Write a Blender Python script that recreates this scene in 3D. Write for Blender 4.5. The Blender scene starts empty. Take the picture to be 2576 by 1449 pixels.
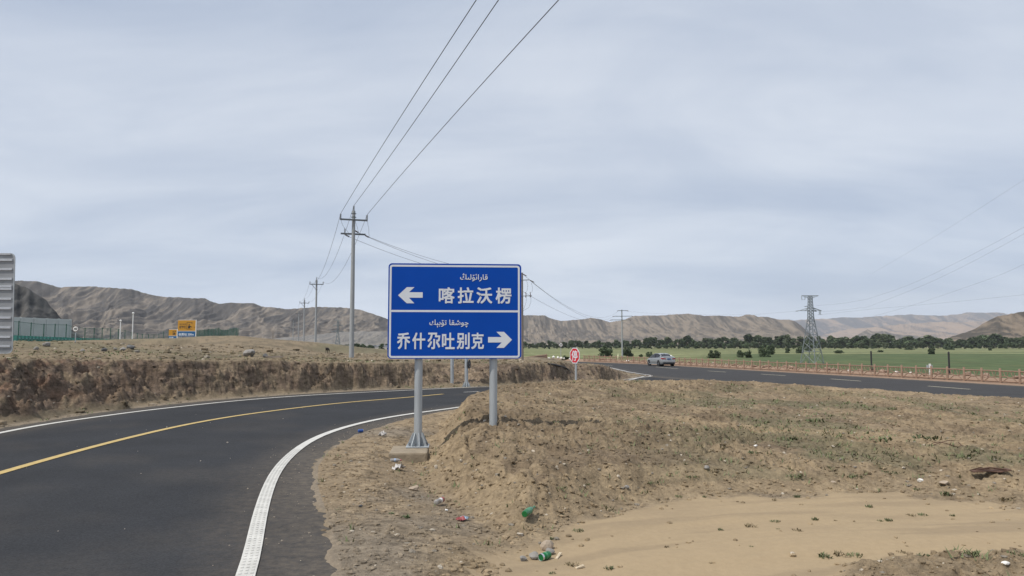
import bpy, bmesh, math, random
import numpy as np
from mathutils import Vector, Matrix

S = bpy.context.scene
R = math.radians
rng = np.random.default_rng(7)
random.seed(7)

# ------------------------------------------------------------------ camera, sky, sun, exposure
F = 1874.0                      # focal length in pixels of a 2576 x 1449 picture
PITCH = math.atan(141.5 / F)
CAM_Z = 1.8
cam = bpy.data.cameras.new("camera")
cam.sensor_width = 36.0
cam.lens = F / 2576.0 * 36.0
cam.clip_start = 0.1
cam.clip_end = 40000.0
cam_o = bpy.data.objects.new("camera", cam)
S.collection.objects.link(cam_o)
cam_o.location = (0, 0, CAM_Z)
cam_o.rotation_euler = (R(90) + PITCH, 0, 0)
S.camera = cam_o

SUN_EL = 56.0
SUN_AZ = 213.0                  # direction the light comes FROM, degrees counter-clockwise from +X
sun = bpy.data.lights.new("sun", 'SUN')
sun.energy = 3.7
sun.angle = R(1.0)
sun.color = (1.0, 0.945, 0.86)
sun_o = bpy.data.objects.new("sun", sun)
S.collection.objects.link(sun_o)
_sd = Vector((math.cos(R(SUN_AZ)) * math.cos(R(SUN_EL)), math.sin(R(SUN_AZ)) * math.cos(R(SUN_EL)), math.sin(R(SUN_EL))))
sun_o.rotation_euler = _sd.to_track_quat('Z', 'Y').to_euler()

world = bpy.data.worlds.new("World")
S.world = world
world.use_nodes = True
S.view_settings.view_transform = 'Standard'
S.view_settings.look = 'None'
S.view_settings.exposure = 0.0
S.view_settings.gamma = 1.0
S.view_settings.use_curve_mapping = False


def build_world():
    nt = world.node_tree
    n, l = nt.nodes, nt.links
    bg = n['Background']
    bg.inputs['Strength'].default_value = 0.1
    sky = n.new('ShaderNodeTexSky')
    sky.sky_type = 'NISHITA'
    sky.sun_disc = False
    sky.sun_elevation = R(SUN_EL)
    sky.sun_rotation = R(90.0 - SUN_AZ)
    sky.altitude = 600
    sky.air_density = 1.0
    sky.dust_density = 1.5
    tc = n.new('ShaderNodeTexCoord')
    sep = n.new('ShaderNodeSeparateXYZ')
    l.new(tc.outputs['Generated'], sep.inputs[0])
    # project the view direction on a flat cloud layer
    add = n.new('ShaderNodeMath'); add.operation = 'ADD'; add.inputs[1].default_value = 0.24
    l.new(sep.outputs['Z'], add.inputs[0])
    mx = n.new('ShaderNodeMath'); mx.operation = 'MAXIMUM'; mx.inputs[1].default_value = 0.05
    l.new(add.outputs[0], mx.inputs[0])
    dx = n.new('ShaderNodeMath'); dx.operation = 'DIVIDE'
    dy = n.new('ShaderNodeMath'); dy.operation = 'DIVIDE'
    l.new(sep.outputs['X'], dx.inputs[0]); l.new(mx.outputs[0], dx.inputs[1])
    l.new(sep.outputs['Y'], dy.inputs[0]); l.new(mx.outputs[0], dy.inputs[1])
    comb = n.new('ShaderNodeCombineXYZ')
    l.new(dx.outputs[0], comb.inputs[0]); l.new(dy.outputs[0], comb.inputs[1])

    def layer(rot, scale, loc, nscale, detail, rough, lo, hi, dist):
        mp = n.new('ShaderNodeMapping')
        mp.inputs['Rotation'].default_value = (0, 0, R(rot))
        mp.inputs['Scale'].default_value = scale
        mp.inputs['Location'].default_value = loc
        l.new(comb.outputs[0], mp.inputs[0])
        no = n.new('ShaderNodeTexNoise')
        no.inputs['Scale'].default_value = nscale
        no.inputs['Detail'].default_value = detail
        no.inputs['Roughness'].default_value = rough
        no.inputs['Distortion'].default_value = dist
        l.new(mp.outputs[0], no.inputs['Vector'])
        mr = n.new('ShaderNodeMapRange')
        mr.interpolation_type = 'SMOOTHSTEP'
        mr.inputs['From Min'].default_value = lo
        mr.inputs['From Max'].default_value = hi
        l.new(no.outputs['Fac'], mr.inputs['Value'])
        return mr.outputs['Result']
    veil = layer(-14, (0.45, 1.25, 1), (3.1, 0.4, 0), 0.9, 5, 0.52, 0.30, 0.70, 0.35)
    fine = layer(22, (0.7, 1.3, 1), (0.3, 7.7, 0), 1.7, 7, 0.56, 0.28, 0.72, 0.6)
    m = n.new('ShaderNodeMath'); m.operation = 'MULTIPLY_ADD'
    m.inputs[1].default_value = 0.42
    l.new(fine, m.inputs[0])
    m2 = n.new('ShaderNodeMath'); m2.operation = 'MULTIPLY_ADD'
    m2.inputs[1].default_value = 0.58; m2.inputs[2].default_value = 0.0
    l.new(veil, m2.inputs[0]); l.new(m2.outputs[0], m.inputs[2])
    ramp = n.new('ShaderNodeValToRGB')
    e = ramp.color_ramp.elements
    e[0].position = 0.0; e[0].color = (4.7, 5.5, 6.95, 1)
    e[1].position = 1.0; e[1].color = (8.1, 8.6, 9.4, 1)
    l.new(m.outputs[0], ramp.inputs[0])
    mixc = n.new('ShaderNodeMix'); mixc.data_type = 'RGBA'
    mixc.inputs['Factor'].default_value = 0.86
    l.new(sky.outputs[0], mixc.inputs[6]); l.new(ramp.outputs[0], mixc.inputs[7])
    l.new(mixc.outputs[2], bg.inputs['Color'])


build_world()

# ------------------------------------------------------------------ picture <-> place
cp, sp = math.cos(PITCH), math.sin(PITCH)


def ray(px, py):
    u = (np.asarray(px, float) - 1288.0) / F
    v = (724.5 - np.asarray(py, float)) / F
    return u, cp - v * sp, sp + v * cp


def at(px, py, Y):
    dx, dy, dz = ray(px, py)
    t = Y / dy
    return Vector((float(dx * t), float(Y), float(CAM_Z + dz * t)))


def sstep(a, b, x):
    t = np.clip((np.asarray(x, float) - a) / (b - a), 0, 1)
    return t * t * (3 - 2 * t)


def road_z(x, y):
    u = np.clip(np.maximum(0, (y - 26) / 36.0) + np.maximum(0, (x - 5) / 12.0), 0, 1)
    return -0.85 * u * u * (3 - 2 * u)


def on_road(px, py):
    dx, dy, dz = (float(q) for q in ray(px, py))
    z = 0.0
    for _ in range(60):
        t = (z - CAM_Z) / dz
        z = 0.5 * z + 0.5 * float(road_z(np.float64(dx * t), np.float64(dy * t)))
    t = (z - CAM_Z) / dz
    return (dx * t, dy * t)


def smooth_line(pts, step=0.5, sm=2.0):
    p = np.array(pts, float)
    d = np.r_[0, np.cumsum(np.hypot(*np.diff(p, axis=0).T))]
    n = max(4, int(d[-1] / step))
    s = np.linspace(0, d[-1], n)
    q = np.c_[np.interp(s, d, p[:, 0]), np.interp(s, d, p[:, 1])]
    k = max(1, int(sm / step))
    if k > 0:
        w = np.hanning(2 * k + 3)[1:-1]; w /= w.sum()
        for c in range(2):
            a = q[:, c]
            pre = 2 * a[0] - a[k:0:-1]; post = 2 * a[-1] - a[-2:-k - 2:-1]
            q[:, c] = np.convolve(np.r_[pre, a, post], w, 'valid')
    return q


def px_line(px):
    return [on_road(*p) for p in px]


# ------------------------------------------------------------------ noise
def _h(ix, iy, seed):
    h = (ix.astype(np.int64) * 374761393 + iy.astype(np.int64) * 668265263 + seed * 974634777) & 0xffffffff
    h = ((h ^ (h >> 13)) * 1274126177) & 0xffffffff
    h = (h ^ (h >> 16)) & 0xffffffff
    return h.astype(np.float64) / 4294967295.0


def vnoise(x, y, seed=0):
    x = np.asarray(x, float); y = np.asarray(y, float)
    ix = np.floor(x); iy = np.floor(y)
    fx = x - ix; fy = y - iy
    fx = fx * fx * fx * (fx * (fx * 6 - 15) + 10); fy = fy * fy * fy * (fy * (fy * 6 - 15) + 10)
    a = _h(ix, iy, seed); b = _h(ix + 1, iy, seed); c = _h(ix, iy + 1, seed); d = _h(ix + 1, iy + 1, seed)
    return (a * (1 - fx) + b * fx) * (1 - fy) + (c * (1 - fx) + d * fx) * fy


def fbm(x, y, oct=4, seed=0, gain=0.5):
    s = 0; a = 1; t = 0
    for i in range(oct):
        ca, sa = math.cos(0.6 * i), math.sin(0.6 * i)
        s = s + a * vnoise((x * ca - y * sa) * 2 ** i, (x * sa + y * ca) * 2 ** i, seed + i * 17)
        t += a; a *= gain
    return s / t


def ridged(x, y, oct=4, seed=0):
    s = 0; a = 1; t = 0
    for i in range(oct):
        ca, sa = math.cos(0.7 * i), math.sin(0.7 * i)
        v = 1 - np.abs(2 * vnoise((x * ca - y * sa) * 2 ** i, (x * sa + y * ca) * 2 ** i, seed + i * 13) - 1)
        s = s + a * v * v; t += a; a *= 0.5
    return s / t


# ------------------------------------------------------------------ mesh helpers
def link(o, parent=None):
    S.collection.objects.link(o)
    if parent is not None:
        o.parent = parent
    return o


def np_mesh(name, verts, faces, mat, parent=None, smooth=False, attrs=None):
    """verts (n,3), faces (m,k) of one size"""
    verts = np.asarray(verts, np.float32); faces = np.asarray(faces, np.int32)
    m = bpy.data.meshes.new(name)
    k = faces.shape[1]
    m.vertices.add(len(verts)); m.vertices.foreach_set('co', verts.ravel())
    m.loops.add(faces.size); m.loops.foreach_set('vertex_index', faces.ravel())
    m.polygons.add(len(faces)); m.polygons.foreach_set('loop_start', np.arange(0, faces.size, k, dtype=np.int32))
    m.polygons.foreach_set('loop_total', np.full(len(faces), k, np.int32))
    m.polygons.foreach_set('use_smooth', np.full(len(faces), smooth, bool))
    m.update(calc_edges=True)
    for an, data in (attrs or {}).items():
        data = np.asarray(data, np.float32)
        if data.ndim == 2:
            c = np.ones((len(verts), 4), np.float32); c[:, :3] = data
            a = m.attributes.new(an, 'FLOAT_COLOR', 'POINT'); a.data.foreach_set('color', c.ravel())
        else:
            a = m.attributes.new(an, 'FLOAT', 'POINT'); a.data.foreach_set('value', data)
    m.materials.append(mat)
    return link(bpy.data.objects.new(name, m), parent)


class MB:
    def __init__(self):
        self.v = []; self.f = []

    def add(self, v, f):
        b = len(self.v)
        self.v += [tuple(q) for q in v]
        self.f += [tuple(i + b for i in q) for q in f]
        return self

    def box(self, c, s, rz=0.0, M=None):
        x, y, z = s[0] / 2, s[1] / 2, s[2] / 2
        vs = [Vector((i * x, j * y, k * z)) for k in (-1, 1) for j in (-1, 1) for i in (-1, 1)]
        T = Matrix.Translation(c) @ Matrix.Rotation(rz, 4, 'Z')
        if M is not None:
            T = Matrix.Translation(c) @ M.to_4x4()
        vs = [T @ q for q in vs]
        return self.add(vs, [(0, 2, 3, 1), (4, 5, 7, 6), (0, 1, 5, 4), (2, 6, 7, 3), (0, 4, 6, 2), (1, 3, 7, 5)])

    def tube(self, pts, rad, n=8, caps=True):
        pts = [Vector(p) for p in pts]
        if not hasattr(rad, '__len__'):
            rad = [rad] * len(pts)
        rings = []
        up = None
        for i, p in enumerate(pts):
            a = pts[max(0, i - 1)]; b = pts[min(len(pts) - 1, i + 1)]
            t = (b - a)
            t = t.normalized() if t.length > 1e-9 else Vector((0, 0, 1))
            if up is None:
                up = Vector((0, 0, 1)) if abs(t.z) < 0.9 else Vector((1, 0, 0))
            s = t.cross(up).normalized(); up = s.cross(t).normalized()
            rings.append([p + (s * math.cos(2 * math.pi * k / n) + up * math.sin(2 * math.pi * k / n)) * rad[i] for k in range(n)])
        v = [q for r_ in rings for q in r_]
        f = []
        for i in range(len(pts) - 1):
            for k in range(n):
                k2 = (k + 1) % n
                f.append((i * n + k, i * n + k2, (i + 1) * n + k2, (i + 1) * n + k))
        if caps:
            f.append(tuple(range(n - 1, -1, -1)))
            f.append(tuple((len(pts) - 1) * n + k for k in range(n)))
        return self.add(v, f)

    def bar(self, a, b, w, n=4):
        return self.tube([a, b], w / 2 * 1.2, n)

    def lathe(self, prof, n=16, M=None):
        """prof: (r,z) list round the z axis"""
        v = []; f = []
        for (r_, z) in prof:
            for k in range(n):
                a = 2 * math.pi * k / n
                q = Vector((r_ * math.cos(a), r_ * math.sin(a), z))
                v.append(M @ q if M is not None else q)
        for i in range(len(prof) - 1):
            for k in range(n):
                k2 = (k + 1) % n
                f.append((i * n + k, i * n + k2, (i + 1) * n + k2, (i + 1) * n + k))
        f.append(tuple(range(n - 1, -1, -1))); f.append(tuple((len(prof) - 1) * n + k for k in range(n)))
        return self.add(v, f)

    def prism(self, poly, y0, y1):
        """poly of (x,z) facing -y, extruded from y0 to y1"""
        n = len(poly)
        v = [(p[0], y0, p[1]) for p in poly] + [(p[0], y1, p[1]) for p in poly]
        f = [tuple(range(n)), tuple(range(2 * n - 1, n - 1, -1))]
        f += [(i, i + n, (i + 1) % n + n, (i + 1) % n) for i in range(n)]
        return self.add(v, f)

    def build(self, name, mat, parent=None, smooth=False, bevel=0.0):
        m = bpy.data.meshes.new(name)
        m.from_pydata([tuple(q) for q in self.v], [], self.f)
        bm = bmesh.new(); bm.from_mesh(m)
        bmesh.ops.recalc_face_normals(bm, faces=bm.faces)
        if bevel > 0:
            bmesh.ops.bevel(bm, geom=[e for e in bm.edges if e.is_manifold and e.calc_face_angle(0) > 0.6], offset=bevel, segments=2, affect='EDGES', profile=0.6)
        for f in bm.faces:
            f.smooth = smooth
        if smooth:
            for e in bm.edges:
                if e.is_manifold and e.calc_face_angle(0) > 0.75:
                    e.smooth = False
        bm.to_mesh(m); bm.free()
        m.materials.append(mat)
        return link(bpy.data.objects.new(name, m), parent)


def tag(o, label=None, cat=None, group=None, kind=None):
    if label: o['label'] = label
    if cat: o['category'] = cat
    if group: o['group'] = group
    if kind: o['kind'] = kind
    return o


def thing(name, label, cat, loc=(0, 0, 0), rz=0.0, group=None):
    o = bpy.data.objects.new(name, None)
    o.empty_display_size = 0.2
    link(o)
    o.location = loc; o.rotation_euler = (0, 0, rz)
    return tag(o, label, cat, group)


def copy_tree(o, parent=None):
    c = o.copy(); S.collection.objects.link(c)
    c.parent = parent
    for ch in list(o.children):
        copy_tree(ch, c)
    return c


def struct(o):
    o['kind'] = 'structure'
    return o


# ------------------------------------------------------------------ materials
def mat(name, col, rough=0.7, metal=0.0, var=0.0, vscale=5.0, bump=0.0, bscale=40.0, spec=0.5, trans=0.0, obj_var=0.0, coat=0.0, streak=None):
    m = bpy.data.materials.new(name); m.use_nodes = True
    nt = m.node_tree; n, l = nt.nodes, nt.links
    b = n['Principled BSDF']
    b.inputs['Base Color'].default_value = (*col, 1)
    b.inputs['Roughness'].default_value = rough
    b.inputs['Metallic'].default_value = metal
    b.inputs['Specular IOR Level'].default_value = spec
    b.inputs['Transmission Weight'].default_value = trans
    b.inputs['Coat Weight'].default_value = coat
    if var > 0 or bump > 0:
        tc = n.new('ShaderNodeTexCoord')
        vec = tc.outputs['Object']
        if streak:
            mp = n.new('ShaderNodeMapping'); mp.inputs['Scale'].default_value = streak
            l.new(vec, mp.inputs[0]); vec = mp.outputs[0]
    if var > 0:
        no = n.new('ShaderNodeTexNoise'); no.inputs['Scale'].default_value = vscale
        no.inputs['Detail'].default_value = 6; no.inputs['Roughness'].default_value = 0.6
        l.new(vec, no.inputs['Vector'])
        mr = n.new('ShaderNodeMapRange'); mr.inputs['From Min'].default_value = 0.3; mr.inputs['From Max'].default_value = 0.7
        mr.inputs['To Min'].default_value = 1 - var; mr.inputs['To Max'].default_value = 1 + var
        l.new(no.outputs['Fac'], mr.inputs['Value'])
        val = mr.outputs['Result']
        if obj_var > 0:
            oi = n.new('ShaderNodeObjectInfo')
            mr2 = n.new('ShaderNodeMapRange'); mr2.inputs['To Min'].default_value = 1 - obj_var; mr2.inputs['To Max'].default_value = 1 + obj_var
            l.new(oi.outputs['Random'], mr2.inputs['Value'])
            mm = n.new('ShaderNodeMath'); mm.operation = 'MULTIPLY'
            l.new(val, mm.inputs[0]); l.new(mr2.outputs['Result'], mm.inputs[1]); val = mm.outputs[0]
        sc = n.new('ShaderNodeVectorMath'); sc.operation = 'SCALE'
        sc.inputs[0].default_value = col
        l.new(val, sc.inputs['Scale'])
        l.new(sc.outputs[0], b.inputs['Base Color'])
    if bump > 0:
        nb = n.new('ShaderNodeTexNoise'); nb.inputs['Scale'].default_value = bscale; nb.inputs['Detail'].default_value = 5
        l.new(vec, nb.inputs['Vector'])
        bp = n.new('ShaderNodeBump'); bp.inputs['Strength'].default_value = bump; bp.inputs['Distance'].default_value = 0.02
        l.new(nb.outputs['Fac'], bp.inputs['Height']); l.new(bp.outputs[0], b.inputs['Normal'])
    return m


def ground_mat():
    m = bpy.data.materials.new('soil'); m.use_nodes = True
    nt = m.node_tree; n, l = nt.nodes, nt.links
    b = n['Principled BSDF']; b.inputs['Roughness'].default_value = 0.95; b.inputs['Specular IOR Level'].default_value = 0.15
    at_ = n.new('ShaderNodeAttribute'); at_.attribute_name = 'albedo'
    ar = n.new('ShaderNodeAttribute'); ar.attribute_name = 'grit'
    tc = n.new('ShaderNodeTexCoord')
    n1 = n.new('ShaderNodeTexNoise'); n1.inputs['Scale'].default_value = 14; n1.inputs['Detail'].default_value = 8; n1.inputs['Roughness'].default_value = 0.68
    n2 = n.new('ShaderNodeTexNoise'); n2.inputs['Scale'].default_value = 70; n2.inputs['Detail'].default_value = 4; n2.inputs['Roughness'].default_value = 0.6
    l.new(tc.outputs['Object'], n1.inputs['Vector']); l.new(tc.outputs['Object'], n2.inputs['Vector'])
    mr = n.new('ShaderNodeMapRange'); mr.inputs['From Min'].default_value = 0.28; mr.inputs['From Max'].default_value = 0.72
    mr.inputs['To Min'].default_value = -0.36; mr.inputs['To Max'].default_value = 0.36
    l.new(n1.outputs['Fac'], mr.inputs['Value'])
    mu = n.new('ShaderNodeMath'); mu.operation = 'MULTIPLY_ADD'; mu.inputs[2].default_value = 1.0
    l.new(mr.outputs[0], mu.inputs[0]); l.new(ar.outputs['Fac'], mu.inputs[1])
    ac = n.new('ShaderNodeAttribute'); ac.attribute_name = 'cut'
    n3 = n.new('ShaderNodeTexNoise'); n3.inputs['Scale'].default_value = 4.5; n3.inputs['Detail'].default_value = 9; n3.inputs['Roughness'].default_value = 0.72
    mp3 = n.new('ShaderNodeMapping'); mp3.inputs['Scale'].default_value = (0.75, 0.75, 1.6)
    l.new(tc.outputs['Object'], mp3.inputs[0]); l.new(mp3.outputs[0], n3.inputs['Vector'])
    mr3 = n.new('ShaderNodeMapRange'); mr3.inputs['From Min'].default_value = 0.36; mr3.inputs['From Max'].default_value = 0.64
    mr3.inputs['To Min'].default_value = -0.48; mr3.inputs['To Max'].default_value = 0.6
    l.new(n3.outputs['Fac'], mr3.inputs['Value'])
    m3 = n.new('ShaderNodeMath'); m3.operation = 'MULTIPLY_ADD'
    l.new(mr3.outputs[0], m3.inputs[0]); l.new(ac.outputs['Fac'], m3.inputs[1]); l.new(mu.outputs[0], m3.inputs[2])
    sc = n.new('ShaderNodeVectorMath'); sc.operation = 'SCALE'
    l.new(at_.outputs['Color'], sc.inputs[0]); l.new(m3.outputs[0], sc.inputs['Scale'])
    l.new(sc.outputs[0], b.inputs['Base Color'])
    ad = n.new('ShaderNodeMath'); ad.operation = 'MULTIPLY_ADD'; ad.inputs[1].default_value = 0.45
    l.new(n2.outputs['Fac'], ad.inputs[0]); l.new(n1.outputs['Fac'], ad.inputs[2])
    bp = n.new('ShaderNodeBump'); bp.inputs['Distance'].default_value = 0.05
    l.new(ad.outputs[0], bp.inputs['Height'])
    l.new(ar.outputs['Fac'], bp.inputs['Strength'])
    l.new(bp.outputs[0], b.inputs['Normal'])
    return m


def asphalt_mat(name, base):
    m = bpy.data.materials.new(name); m.use_nodes = True
    nt = m.node_tree; n, l = nt.nodes, nt.links
    b = n['Principled BSDF']; b.inputs['Roughness'].default_value = 0.9; b.inputs['Specular IOR Level'].default_value = 0.16
    tc = n.new('ShaderNodeTexCoord')
    ad = n.new('ShaderNodeAttribute'); ad.attribute_name = 'dust'
    big = n.new('ShaderNodeTexNoise'); big.inputs['Scale'].default_value = 0.55; big.inputs['Detail'].default_value = 6; big.inputs['Roughness'].default_value = 0.6
    mid = n.new('ShaderNodeTexNoise'); mid.inputs['Scale'].default_value = 9; mid.inputs['Detail'].default_value = 6; mid.inputs['Roughness'].default_value = 0.7
    fin = n.new('ShaderNodeTexVoronoi'); fin.inputs['Scale'].default_value = 70
    for q in (big, mid, fin):
        l.new(tc.outputs['Object'], q.inputs['Vector'])
    mr = n.new('ShaderNodeMapRange'); mr.inputs['From Min'].default_value = 0.3; mr.inputs['From Max'].default_value = 0.7
    mr.inputs['To Min'].default_value = 0.84; mr.inputs['To Max'].default_value = 1.16
    l.new(big.outputs['Fac'], mr.inputs['Value'])
    mr2 = n.new('ShaderNodeMapRange'); mr2.inputs['To Min'].default_value = 0.72; mr2.inputs['To Max'].default_value = 1.3
    l.new(fin.outputs['Color'], mr2.inputs['Value'])
    mm = n.new('ShaderNodeMath'); mm.operation = 'MULTIPLY'
    l.new(mr.outputs[0], mm.inputs[0]); l.new(mr2.outputs[0], mm.inputs[1])
    sc = n.new('ShaderNodeVectorMath'); sc.operation = 'SCALE'; sc.inputs[0].default_value = base
    l.new(mm.outputs[0], sc.inputs['Scale'])
    # wind-blown dust where the lane meets the dirt
    dm = n.new('ShaderNodeMath'); dm.operation = 'MULTIPLY'
    mr3 = n.new('ShaderNodeMapRange'); mr3.inputs['From Min'].default_value = 0.36; mr3.inputs['From Max'].default_value = 0.66; mr3.inputs['To Min'].default_value = 0.3
    l.new(mid.outputs['Fac'], mr3.inputs['Value'])
    l.new(mr3.outputs[0], dm.inputs[0]); l.new(ad.outputs['Fac'], dm.inputs[1])
    mx = n.new('ShaderNodeMix'); mx.data_type = 'RGBA'
    l.new(dm.outputs[0], mx.inputs['Factor']); l.new(sc.outputs[0], mx.inputs[6])
    mx.inputs[7].default_value = (0.20, 0.165, 0.125, 1)
    l.new(mx.outputs[2], b.inputs['Base Color'])
    bp = n.new('ShaderNodeBump'); bp.inputs['Strength'].default_value = 0.5; bp.inputs['Distance'].default_value = 0.004
    l.new(fin.outputs['Distance'], bp.inputs['Height']); l.new(bp.outputs[0], b.inputs['Normal'])
    return m


def hill_mat(name, pale, dark, scale):
    m = bpy.data.materials.new(name); m.use_nodes = True
    nt = m.node_tree; n, l = nt.nodes, nt.links
    b = n['Principled BSDF']; b.inputs['Roughness'].default_value = 0.95; b.inputs['Specular IOR Level'].default_value = 0.1
    tc = n.new('ShaderNodeTexCoord')
    a = n.new('ShaderNodeAttribute'); a.attribute_name = 'rock'  # mask of rocky and shadowed faces; darkens the base colour for both
    no = n.new('ShaderNodeTexNoise'); no.inputs['Scale'].default_value = scale; no.inputs['Detail'].default_value = 9; no.inputs['Roughness'].default_value = 0.74
    mp = n.new('ShaderNodeMapping'); mp.inputs['Scale'].default_value = (1, 0.6, 1.4)
    l.new(tc.outputs['Object'], mp.inputs[0]); l.new(mp.outputs[0], no.inputs['Vector'])
    ad = n.new('ShaderNodeMath'); ad.operation = 'ADD'
    l.new(no.outputs['Fac'], ad.inputs[0]); l.new(a.outputs['Fac'], ad.inputs[1])
    mr = n.new('ShaderNodeMapRange'); mr.inputs['From Min'].default_value = 0.38; mr.inputs['From Max'].default_value = 0.80
    l.new(ad.outputs[0], mr.inputs['Value'])
    mx = n.new('ShaderNodeMix'); mx.data_type = 'RGBA'
    mx.inputs[6].default_value = (*pale, 1); mx.inputs[7].default_value = (*dark, 1)
    l.new(mr.outputs[0], mx.inputs['Factor']); l.new(mx.outputs[2], b.inputs['Base Color'])
    bp = n.new('ShaderNodeBump'); bp.inputs['Strength'].default_value = 0.8; bp.inputs['Distance'].default_value = 0.16 / scale
    l.new(no.outputs['Fac'], bp.inputs['Height']); l.new(bp.outputs[0], b.inputs['Normal'])
    return m


M_ground = ground_mat()
M_asph = asphalt_mat('asphalt', (0.031, 0.0326, 0.0362))
M_asph2 = asphalt_mat('older asphalt', (0.037, 0.0385, 0.0425))
M_white = mat('white road paint', (0.54, 0.53, 0.495), 0.7, var=0.16, vscale=6, bump=0.2, bscale=120)
M_white2 = mat('worn white road paint', (0.46, 0.45, 0.43), 0.75, var=0.25, vscale=7)
M_pale = mat('pale yellow road paint', (0.52, 0.48, 0.36), 0.75, var=0.2, vscale=7)
M_yellow = mat('yellow road paint', (0.46, 0.335, 0.125), 0.7, var=0.18, vscale=8)
M_galv = mat('galvanised steel', (0.42, 0.45, 0.47), 0.5, 0.45, var=0.1, vscale=3, bump=0.05, bscale=60, streak=(4, 4, 0.7))
M_galv2 = mat('bare aluminium', (0.27, 0.28, 0.295), 0.5, 0.3, var=0.12, vscale=2.2)
M_blue = mat('blue sign sheeting', (0.002, 0.060, 0.37), 0.6, var=0.05, vscale=1.6, spec=0.12)
M_signw = mat('white sign sheeting', (0.64, 0.67, 0.72), 0.5, var=0.04, vscale=6)
M_red = mat('red sign sheeting', (0.50, 0.018, 0.03), 0.5, var=0.05)
M_black = mat('black paint', (0.02, 0.02, 0.022), 0.6)
M_conc = mat('weathered concrete', (0.26, 0.212, 0.15), 0.9, var=0.2, vscale=7, bump=0.5, bscale=30)
M_pole = mat('pole concrete', (0.30, 0.315, 0.325), 0.9, var=0.13, vscale=6, bump=0.15, bscale=40, streak=(3, 3, 0.6))
M_iron = mat('dark galvanised iron', (0.13, 0.145, 0.16), 0.6, 0.3, var=0.1)
M_insul = mat('grey insulator porcelain', (0.20, 0.22, 0.24), 0.35)
M_brown = mat('brown porcelain', (0.10, 0.075, 0.075), 0.35)
M_wire = mat('aluminium wire', (0.10, 0.11, 0.125), 0.55, 0.3)
M_fence = mat('imitation log concrete', (0.25, 0.163, 0.115), 0.85, var=0.18, vscale=4, bump=0.3, bscale=25)
M_stone = mat('tan stone', (0.36, 0.29, 0.22), 0.9, var=0.25, vscale=4, bump=0.5, bscale=12)
M_gstone = mat('grey stone', (0.235, 0.222, 0.205), 0.9, var=0.22, vscale=6, bump=0.5, bscale=14)
M_wstone = mat('white stone', (0.72, 0.70, 0.66), 0.85, var=0.12, vscale=5, bump=0.3)
M_dstone = mat('dark grey stone', (0.12, 0.12, 0.12), 0.9, var=0.3, vscale=4, bump=0.5)
M_bstone = mat('reddish bank stone', (0.27, 0.19, 0.142), 0.9, var=0.3, vscale=2, bump=0.5, obj_var=0.2)
M_leaf = mat('belt tree foliage', (0.088, 0.118, 0.064), 0.8, var=0.45, vscale=0.4, obj_var=0.35, spec=0.2)
M_leaf3 = mat('pale poplar foliage', (0.125, 0.150, 0.088), 0.8, var=0.4, vscale=0.4, obj_var=0.25, spec=0.2)
M_leaf2 = mat('field bush foliage', (0.075, 0.100, 0.056), 0.8, var=0.35, vscale=1.2, obj_var=0.2, spec=0.2)
M_bark = mat('bark', (0.13, 0.11, 0.09), 0.9, var=0.2)
M_weed = mat('grey green weed', (0.115, 0.13, 0.065), 0.8, var=0.3, vscale=30, obj_var=0.25, spec=0.2)
M_weed2 = mat('fresh green weed', (0.07, 0.12, 0.045), 0.8, var=0.3, vscale=30, spec=0.2)
M_dry = mat('dry weed', (0.17, 0.135, 0.08), 0.85, var=0.3, vscale=30, obj_var=0.2, spec=0.2)
M_teal = mat('teal guardrail paint', (0.025, 0.16, 0.135), 0.55, var=0.1)
M_gpost = mat('dark green post paint', (0.015, 0.085, 0.055), 0.6)
M_silver = mat('silver car paint', (0.38, 0.40, 0.405), 0.38, 0.5, coat=0.25)
M_glassd = mat('tinted car glass', (0.016, 0.017, 0.022), 0.25, spec=0.22)
M_rubber = mat('tyre rubber', (0.02, 0.02, 0.02), 0.9)
M_rim = mat('alloy rim', (0.45, 0.46, 0.47), 0.35, 0.7)
M_lamp = mat('red lamp plastic', (0.30, 0.012, 0.015), 0.25)
M_plate = mat('blue number plate', (0.012, 0.07, 0.22), 0.4)
M_orange = mat('amber sign sheeting', (0.50, 0.245, 0.02), 0.55, var=0.04)
M_blue2 = mat('toll sign blue', (0.010, 0.105, 0.26), 0.55, var=0.04)
M_wpaint = mat('white enamel paint', (0.74, 0.74, 0.72), 0.5, var=0.05)
M_barr = mat('sound barrier metal', (0.47, 0.51, 0.51), 0.6, 0.1, var=0.08, vscale=1.0)
M_hide = mat('dark brown hide', (0.028, 0.022, 0.02), 0.85)
M_muzz = mat('pale muzzle', (0.12, 0.09, 0.075), 0.8)
M_tower = mat('tower steel', (0.20, 0.222, 0.24), 0.6, 0.25, var=0.15)


def mesh_screen(name, col, alpha):
    m = bpy.data.materials.new(name); m.use_nodes = True
    nt = m.node_tree; n, l = nt.nodes, nt.links
    b = n['Principled BSDF']; b.inputs['Base Color'].default_value = (*col, 1); b.inputs['Roughness'].default_value = 0.7
    b.inputs['Alpha'].default_value = alpha
    return m


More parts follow.
